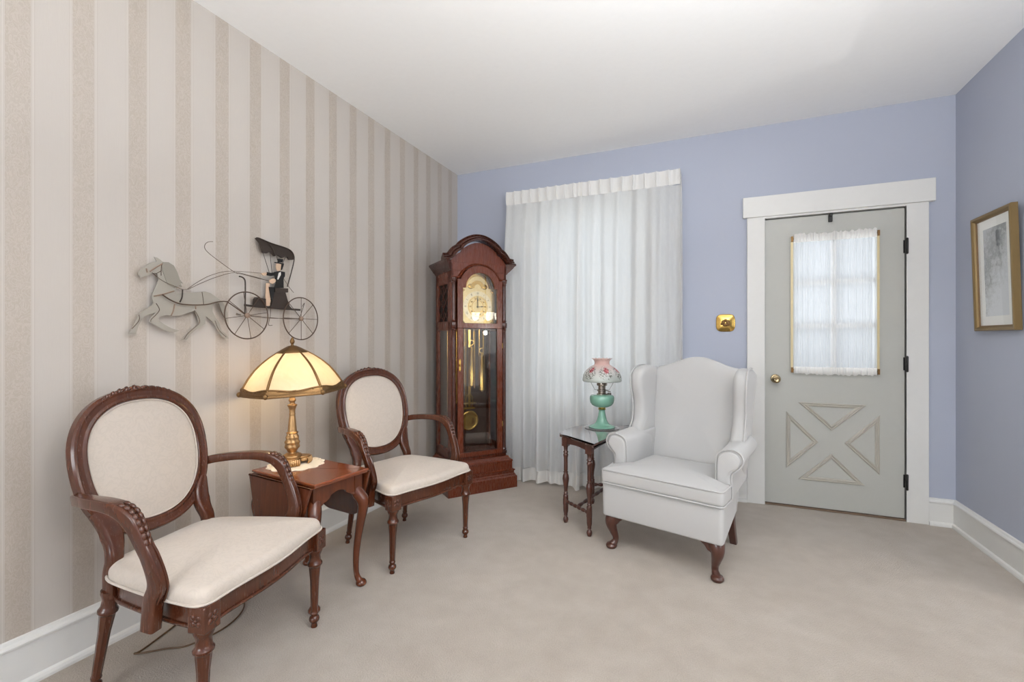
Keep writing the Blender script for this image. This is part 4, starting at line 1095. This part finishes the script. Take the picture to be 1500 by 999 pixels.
bv = MB()                                        # bevelled margin of the glass
framepoly(bv, [(-DI, dz1), (DI, dz1), (DI, dm0), (-DI, dm0)], [(-DI+.016, dz1+.016), (DI-.016, dz1+.016), (DI-.016, dm0-.016), (-DI+.016, dm0-.016)], dX+.0125, dX+.0140)
bv.build('bevel', MAT['clock_glass'], dd.children[-1], smooth=False)
m = MB(); m.poly(inner, dX+.008, dX+.011, lambda y, z, w: (w, y, z)); tag(m.build('dial_glass', MAT['clock_glass'], dd, smooth=False), 'arched glass over the dial')
m = MB(); m.box(dX+.022, dX+.026, -.181, -.167, .935, 1.015); m.ball((dX+.030, -.174, .975), .006, .006, .012, 10, 6); m.ball((dX+.026, -.174, 1.018), .006, n=8, m=6); m.ball((dX+.026, -.174, .932), .006, n=8, m=6)
tag(m.build('escutcheon', MAT['brass'], dd), 'brass key escutcheon')
for z in (.50, 1.12): 
    m = MB(); m.lathe([(.001, z-.02), (.004, z-.02), (.004, z+.02), (.001, z+.02)], 8, (dX+.014, DO+.003, 0)); m.build('hinge', MAT['brass'], dd)
# dial
m = MB(); din = [(-.150, 1.285), (.150, 1.285), (.150, 1.572), (.128, 1.572)]+arch(.130, ZC, .03, PI-.03, 24)+[(-.128, 1.572), (-.150, 1.572)]
DXD = BX1-.035; dial_mp = lambda y, z, w: (w, y, z)
m.poly(din, DXD-.004, DXD, dial_mp); dial = m.build('dial', MAT['dial'], ck, smooth=False)
CZD = 1.428
def annul(m, r0, r1, zc, x0, x1, n=64, a0=0, a1=2*PI):
    full = abs(a1-a0-2*PI) < 1e-6; k = n if full else n+1
    rs = [[(x0, r0*math.cos(a), zc+r0*math.sin(a)), (x1, r0*math.cos(a), zc+r0*math.sin(a)), (x1, r1*math.cos(a), zc+r1*math.sin(a)), (x0, r1*math.cos(a), zc+r1*math.sin(a))] for a in [a0+(a1-a0)*i/n for i in range(k)]]
    m.rings(rs, loop=full)
m = MB(); annul(m, .088, .122, CZD, DXD, DXD+.003); m.build('chapter_ring', MAT['steel_pale'] if 'steel_pale' in MAT else MAT.setdefault('steel_pale', metal('silvered_ring', hexc(226, 214, 184), .3)), dial, smooth=False)
m = MB(); annul(m, .048, .052, CZD, DXD, DXD+.002); annul(m, .076, .079, CZD, DXD, DXD+.002)
for k in range(10):
    a = 2*PI*k/10; m.ball((DXD+.001, .063*math.cos(a), CZD+.063*math.sin(a)), .003, .009, .006, 8, 5)
for sy in (-1, 1):
    for sz in (-1, 1):
        for dx_, dz_ in ((0, 0), (.012, 0), (0, .012), (-.010, .010), (.010, -.010)): m.ball((DXD+.001, sy*(.124+dx_*.8), CZD+sz*(.118+dz_*.8)), .003, .007, .007, 8, 5)
m.build('relief', MAT['brass'], dial)
# roman numerals on the chapter ring
ROM = ['XII', 'I', 'II', 'III', 'IIII', 'V', 'VI', 'VII', 'VIII', 'IX', 'X', 'XI']
for k, s_ in enumerate(ROM):
    th = PI/2-2*PI*k/12; wd = {'I': .0045, 'V': .009, 'X': .009}; tot = sum(wd[c_] for c_ in s_); x = -tot/2
    def put(a, b, th=th):
        def P(u, v): r = .105+v; return Vector((DXD+.0035, r*math.cos(th)+u*math.sin(th), CZD+r*math.sin(th)-u*math.cos(th)))
        m.tube([P(*a), P(*b)], .0009, 5)
    m = MB()
    for c_ in s_:
        w_ = wd[c_]; cx_ = x+w_/2
        if c_ == 'I': put((cx_, -.008), (cx_, .008))
        if c_ == 'V': put((cx_-.003, .008), (cx_, -.008)); put((cx_+.003, .008), (cx_, -.008))
        if c_ == 'X': put((cx_-.003, .008), (cx_+.003, -.008)); put((cx_+.003, .008), (cx_-.003, -.008))
        x += w_
    m.build('numeral', MAT['black'], dial)
for nm, a, L_, w_ in (('hour_hand', math.radians(2), .058, .010), ('minute_hand', math.radians(91), .088, .007)):
    m = MB(); c_, s_ = math.cos(a), math.sin(a)
    o = [(-.012, -.002), (L_*.45, -.002), (L_*.6, -w_/2), (L_*.78, -.002), (L_, 0), (L_*.78, .002), (L_*.6, w_/2), (L_*.45, .002), (-.012, .002)]
    m.poly(o, DXD+.006, DXD+.008, lambda u, v, w: (w, u*c_-v*s_, CZD+u*s_+v*c_)); m.build(nm, MAT['black'], dial, smooth=False)
m = MB(); annul(m, .092, .116, ZC+.008, DXD, DXD+.002, 32, 0, PI); annul(m, .030, .060, ZC+.008, DXD, DXD+.003, 32, 0, PI)
for sy in (-1, 1): m.ball((DXD, sy*.060, ZC+.020), .004, .026, .020, 16, 6)
for k in range(9):
    a = PI*(k+.5)/9; m.ball((DXD+.002, .104*math.cos(a), ZC+.008+.104*math.sin(a)), .002, .003, .003, 8, 5)
tag(m.build('moon_arch', MAT['brass'], dial), 'brass arch with moon phase hemispheres')
# weights, pendulum, chime tubes
for y, zt, zb in ((-.098, 1.105, .80), (-.020, 1.115, .785), (.072, 1.05, .745)):
    m = MB(); x = -.20
    m.lathe([(.002, zb), (.008, zb+.003), (.010, zb+.010), (.023, zb+.014), (.025, zb+.020), (.0235, zb+.024), (.0235, zt-.020), (.025, zt-.016), (.022, zt-.008), (.008, zt-.004), (.004, zt+.01), (.002, zt+.012)], 24, (x, y, 0))
    wt = m.build('weight', MAT['brass'], ck, ang=40)
    m = MB(); q = [Vector((x, y+.020*math.cos(2*PI*i/24), zt+.030+.020*math.sin(2*PI*i/24))) for i in range(25)]; m.tube(q, .004, 6, caps=False)
    m.tube([(x, y-.020, zt+.03), (x, y-.020, 1.27)], .0018, 6); m.tube([(x, y+.020, zt+.03), (x, y+.020, 1.27)], .0018, 6); m.build('pulley', MAT['brass'], wt)
m = MB(); x = -.285; m.box(x-.003, x+.003, -.010, .010, .62, 1.25)
for s_ in (-1, 1): m.tube([(x, s_*.028, .60), (x, s_*.030, .68), (x, s_*.012, .72), (x, 0, .725)], .004, 6, sub=4)
m.box(x-.002, x+.002, -.060, .060, .640, .655); m.box(x-.002, x+.002, -.052, .052, .600, .615)
pn = m.build('pendulum', MAT['brass'], ck, smooth=False)
m = MB(); m.lathe([(.002, -.006), (.030, -.008), (.060, -.006), (.078, -.002), (.082, 0), (.078, .006), (.070, .008), (.066, .006), (.030, .010), (.002, .011)], 48, (x, 0, .505), mp=lambda a, b, c: (c, a, b)); m.build('pendulum_bob', MAT['brass'], pn, ang=50)
for k in range(9):
    m = MB(); m.lathe([(.002, .58+.03*k), (.006, .58+.03*k), (.006, 1.25), (.002, 1.25)], 12, (-.36, -.16+.04*k, 0)); m.build('chime_tube', MAT['brass'], ck)

# ------------------------------------------------------------------ metal horse and buggy on the striped wall
ar = thing('wall_sculpture', 'dark and grey metal horse and buggy sculpture with a driver on striped wallpaper', 'wall sculpture', (XL, 1.5, 1.3))
def ap(x): return lambda y, z, w: (x-XL+w, y-1.5, z-1.3)
def wire(name, keys, x, r, mat, parent, sub=4):
    m = MB()
    for k in keys: m.tube([ap(x)(y, z, 0) for y, z in A[k]], r, 6, sub=sub)
    return m.build(name, mat, parent)
m = MB(); m.poly(A['horse'], 0, .003, ap(-2.100)); hs = m.build('horse', MAT['tin'], ar, ang=20)
m = MB(); hh = A['horse']; mane = [hh[i] for i in range(3, 14)]+[(1.205, 1.402), (1.196, 1.425), (1.186, 1.455), (1.183, 1.475)]
m.poly(mane, 0, .002, ap(-2.0968)); tag(m.build('mane', MAT['tin_dark'], hs, ang=20), 'darker grey mane')
for k_ in ('collar', 'girth2', 'brid2', 'brid3', 'bre'): wire('harness_strap', [k_], -2.0955, .0028, MAT['strap'], hs)
for k_ in ('crease1', 'crease2', 'crease3', 'crease4', 'tailc', 'crup', 'brid1', 'crease5'): wire('seam_wire', [k_], -2.0965, .0013, MAT['iron_brown'], hs)
for y, z in ((1.20, 1.33), (1.35, 1.33), (1.62, 1.34), (1.80, 1.34), (1.70, 1.66)): m = MB(); m.tube([ap(-2.1258)(y, z, 0), ap(-2.098)(y, z, 0)], .002, 6); m.build('wall_pin', MAT['iron'], ar)
wire('saddle_strap', ['girth'], -2.090, .003, MAT['iron'], ar)
wire('shaft', ['shaft'], -2.084, .0028, MAT['iron_brown'], ar)
wire('rein', ['rein0', 'rein1', 'rein2'], -2.086, .0012, MAT['iron_brown'], ar)
wire('whip', ['whip', 'whip2'], -2.082, .0012, MAT['iron_brown'], ar)
for (cy, cz_, r, nsp, off, n_) in ((1.559, 1.287, .1150, 8, 10, 'wheel'), (1.8845, 1.285, .1172, 8, 0, 'wheel')):
    m = MB(); q = [Vector(ap(-2.082)(cy+r*math.cos(2*PI*i/64), cz_+r*math.sin(2*PI*i/64), 0)) for i in range(65)]; m.tube(q, .0030, 8, caps=False); wh = m.build(n_, MAT['iron_brown'], ar)
    m = MB()
    for k in range(nsp):
        a = math.radians(off+360/nsp*k); m.tube([ap(-2.082)(cy, cz_, 0), ap(-2.082)(cy+r*math.cos(a), cz_+r*math.sin(a), 0)], .0015, 6)
    m.build('spokes', MAT['iron_brown'], wh)
    m = MB(); m.lathe([(.001, -.006), (.012, -.006), (.013, 0), (.012, .006), (.006, .010), (.001, .011)], 16, ap(-2.082)(cy, cz_, 0), mp=lambda a, b, c: (c, a, b)); m.build('hub', MAT['strap'], wh)
m = MB(); m.poly(A['deck'], 0, .012, ap(-2.100)); m.poly(A['box'], 0, .016, ap(-2.102)); m.poly(A['seat'], 0, .018, ap(-2.104)); m.poly(A['back'], 0, .020, ap(-2.104)); bg_ = m.build('buggy_body', MAT['iron'], ar, smooth=False)
wire('undercarriage', ['perch', 'perch2', 'step', 'prop'], -2.090, .0014, MAT['iron_brown'], bg_, 2)
wire('dashboard', ['dash'], -2.088, .0034, MAT['iron'], bg_)
m = MB(); m.poly(A['canopy'], 0, .012, ap(-2.102)); cn = m.build('canopy', MAT['iron'], ar, smooth=False)
wire('canopy_bow', ['frame', 'frame2'], -2.088, .0030, MAT['iron'], cn); wire('canopy_rod', ['rod1', 'rod2', 'rod3', 'rod4'], -2.090, .0014, MAT['iron'], cn, 2)
m = MB(); m.poly(A['man_torso'], 0, .006, ap(-2.090)); m.poly(A['man_arm1'], 0, .006, ap(-2.0885)); m.poly(A['leg_dark'], 0, .005, ap(-2.0893)); dv = tag(m.build('driver', MAT['black'], ar, smooth=False), 'small flat figure in a dark coat and top hat')
m = MB(); m.poly(A['hat_crown'], 0, .005, ap(-2.0885)); m.poly(A['hat_brim'], 0, .007, ap(-2.0887)); m.build('top_hat', MAT['black'], dv, smooth=False)
m = MB(); m.poly(A['head'], 0, .005, ap(-2.0905)); m.poly(A['hand1'], 0, .004, ap(-2.0883)); m.poly(A['hand2'], 0, .004, ap(-2.0840)); m.build('face_and_hands', MAT['tan'], dv, smooth=False)
m = MB(); m.poly(A['shirt'], 0, .002, ap(-2.0839)); m.build('shirt', MAT['white_shirt'], dv, smooth=False)
m = MB(); m.poly(A['hair'], 0, .003, ap(-2.0855)); m.build('hair', MAT['black'], dv, smooth=False)
m = MB(); m.poly(A['leg_tan'], 0, .003, ap(-2.0940)); m.build('tan_apron', MAT['tan'], dv, smooth=False)
m = MB(); m.tube([ap(-2.085)(y, z, 0) for y, z in A['bolt']], [.006, .003], 8); m.build('axle_bolt', MAT['steel'], ar)

# ------------------------------------------------------------------ framed etching on the right wall, brass plate
pf = thing('framed_picture', 'gold framed grey landscape etching with white mat on the blue right wall', 'picture', (XR-.004, 3.222, 1.216))
pf.rotation_euler = (0, math.radians(-1.6), 0)
PW, PH = .186, .630
gold = plain('antique_gold_frame', hexc(126, 104, 66), .45, .35); gold2 = plain('brown_frame_lip', hexc(120, 92, 58), .4)
m = MB(); pr = [(0, 0), (0, .026), (.004, .030), (.014, .030), (.020, .024), (.024, .016), (.026, .014), (.026, 0)]
rs = [[(-w, sy_*(PW-o), (o if sz_ < 0 else PH-o)) for o, w in pr] for sy_, sz_ in ((-1, -1), (1, -1), (1, 1), (-1, 1))]
m.rings(rs, loop=True); m.build('frame', gold, pf, smooth=False)
m = MB(); pr = [(.025, .004), (.025, .017), (.029, .015), (.029, .004)]
rs = [[(-w, sy_*(PW-o), (o if sz_ < 0 else PH-o)) for o, w in pr] for sy_, sz_ in ((-1, -1), (1, -1), (1, 1), (-1, 1))]
m.rings(rs, loop=True); m.build('inner_lip', gold2, pf, smooth=False)
def ringbox(m, o0, o1, w0, w1):
    rs = [[(-w0, s1*(PW-o0), (o0 if s2 < 0 else PH-o0)), (-w1, s1*(PW-o0), (o0 if s2 < 0 else PH-o0)), (-w1, s1*(PW-o1), (o1 if s2 < 0 else PH-o1)), (-w0, s1*(PW-o1), (o1 if s2 < 0 else PH-o1))] for s1, s2 in ((-1, -1), (1, -1), (1, 1), (-1, 1))]
    m.rings(rs, loop=True)
m = MB(); ringbox(m, .027, .078, .008, .0105); m.build('mat_board', plain('white_mat_board', hexc(232, 232, 228), .9), pf, smooth=False)
t3 = NT('grey_landscape_etching'); v = t3.obj(); s3 = t3.n('ShaderNodeSeparateXYZ', {0: v}).outputs
crown = t3.noise(14, 5, v, .7); fine3 = t3.noise(45, 5, v, .85)
tz = t3.math('MULTIPLY', t3.math('SUBTRACT', s3[2], .30), 1.8); ty = t3.math('MULTIPLY', t3.math('ADD', s3[1], .03), 2.5)
md = t3.math('ADD', t3.math('ADD', tz, ty), t3.math('MULTIPLY', crown, .9))
f3 = t3.ramp(t3.math('ADD', t3.math('MULTIPLY', md, .5), t3.math('MULTIPLY', fine3, .6)), [(.42, hexc(206, 210, 214)), (.58, hexc(184, 188, 190)), (.70, hexc(128, 131, 132)), (.86, hexc(178, 182, 186))])
t3.set(Base_Color=f3, Roughness=.85)
m = MB(); m.box(-.0085, -.006, -PW+.07, PW-.07, .07, PH-.07); m.build('etching', t3.m, pf, smooth=False)
m = MB(); m.box(-.0135, -.0120, -PW+.024, PW-.024, .024, PH-.024); m.build('glazing', MAT['glass'], pf, smooth=False)
m = MB(); m.box(-.005, -.002, -PW+.005, PW-.005, .005, PH-.005); m.build('backing', plain('brown_backing', hexc(140, 116, 90), .9), pf, smooth=False)

bp_ = thing('wall_plate', 'small polished brass cushion-shaped plate on the blue wall left of the door', 'wall plate', (.128, YB, 1.291))
o = []
for i in range(48):
    a = 2*PI*i/48; o.append((.064*sp(math.cos(a), 4.2), .064*sp(math.sin(a), 3.4)))
m = MB(); m.slab(o, .001, .010, .004, lambda x, z, w: (x, -w, z), dome1=.010, r1=.007); m.build('plate', MAT['brass'], bp_, ang=60)
m = MB(); rr = random.Random(8)
for x, z, a, b in ((-.016, .004, .013, .016), (.000, .016, .012, .012), (.014, .004, .012, .018), (.0, -.014, .022, .012), (.022, -.004, .009, .02), (-.026, -.008, .008, .01)): m.ball((x, -.019, z), a, .007, b, 10, 6)
tag(m.build('relief', MAT['brass_dark'], bp_, ang=60), 'darker raised figure in the middle of the plate')

# ------------------------------------------------------------------ light
w = bpy.data.worlds.new('World'); sc.world = w; w.use_nodes = True
bg = w.node_tree.nodes['Background']; bg.inputs[0].default_value = (.80, .90, 1, 1); bg.inputs[1].default_value = SKY
def area(name, loc, rot, sx, sy, power, col):
    l = bpy.data.lights.new(name, 'AREA'); l.shape = 'RECTANGLE'; l.size = sx; l.size_y = sy; l.energy = power; l.color = col
    o = bpy.data.objects.new(name, l); COL.objects.link(o); o.location = loc; o.rotation_euler = rot; return o
# daylight at the windows, plus rear fill: outside the glass, facing in
area('daylight_window', ((WX0+WX1)/2, YB+.35, (WZ0+WZ1)/2+.1), (-PI/2, 0, 0), 1.2, 1.7, P_WIN, (.86, .93, 1))
area('daylight_door', (.79, YB+.35, 1.5), (-PI/2, 0, 0), .7, 1.0, P_DOOR, (.86, .93, 1))
area('rear_fill', ((FX0+FX1)/2, YF-.2, 1.6), (PI/2, 0, 0), 2.1, 1.7, P_REAR, (.93, .97, 1))  # added fill from behind the camera, shaped like window light
area('daylight_dining', (XD+.2, (GY0+GY1)/2, 1.6), (0, PI/2, 0), 1.6, 2.2, P_DIN, (.93, .97, 1))
# dining chandelier, then added fill lights above the viewer
def chandelier(loc, label, power, drop=0):
    loc = (loc[0], loc[1], loc[2]-drop); t = thing('chandelier', label, 'chandelier', loc, 0)
    m = MB(); m.lathe([(.002, drop), (.06, drop), (.055, drop-.02), (.012, drop-.035), (.008, -.3), (.03, -.33), (.035, -.38), (.012, -.42), (.004, -.44)], 20)
    m.build('stem', MAT['brass'], t)
    for k in range(5):
        a = 2*PI*k/5; c, s = math.cos(a), math.sin(a)
        m = MB(); m.tube([(.02*c, .02*s, -.36), (.12*c, .12*s, -.42), (.20*c, .20*s, -.38), (.22*c, .22*s, -.33)], .007, 8, sub=4); arm = m.build('arm', MAT['brass'], t)
        m = MB(); m.lathe([(.02, -.32), (.045, -.30), (.055, -.26), (.06, -.22), (.072, -.19)], 16, (.22*c, .22*s, 0)); m.build('lamp_shade', MAT['chand'], arm)
    l = bpy.data.lights.new('chandelier_light', 'POINT'); l.energy = power; l.color = (1, .97, .93); l.shadow_soft_size = .035
    o = bpy.data.objects.new('chandelier_light', l); COL.objects.link(o); o.location = (loc[0], loc[1], loc[2]-.55)
chandelier((3.0, 2.15, H), 'brass chandelier in the dining room beyond the wide opening', P_CH, .85)
chandelier((.5, .40, H), 'brass chandelier added out of view above the viewer as fill light', P_CH2, .25)  # unseen, added and placed to fill the ceiling and walls with light

l = bpy.data.lights.new('ceiling_fill', 'AREA'); l.shape = 'DISK'; l.size = .8; l.energy = P_UP; l.color = (.95, .98, 1)  # added up-facing area light, belongs to no fixture; brightens the ceiling
o = bpy.data.objects.new('ceiling_fill', l); COL.objects.link(o); o.location = (.5, .40, H-.9); o.rotation_euler = (PI, 0, 0)

cd = bpy.data.cameras.new('camera'); cam = bpy.data.objects.new('camera', cd); COL.objects.link(cam)
cam.location = (0, 0, CAM_H); cam.rotation_euler = (PI/2, 0, math.atan(285/669))
cd.sensor_width = 36; cd.lens = 669/1500*36; cd.shift_y = (498-499.5)/1500; cd.clip_start = .05
sc.camera = cam
sc.view_settings.view_transform = 'Standard'; sc.view_settings.look = 'None'
sc.view_settings.gamma = 1; sc.view_settings.use_curve_mapping = False; sc.view_settings.exposure = EXPO
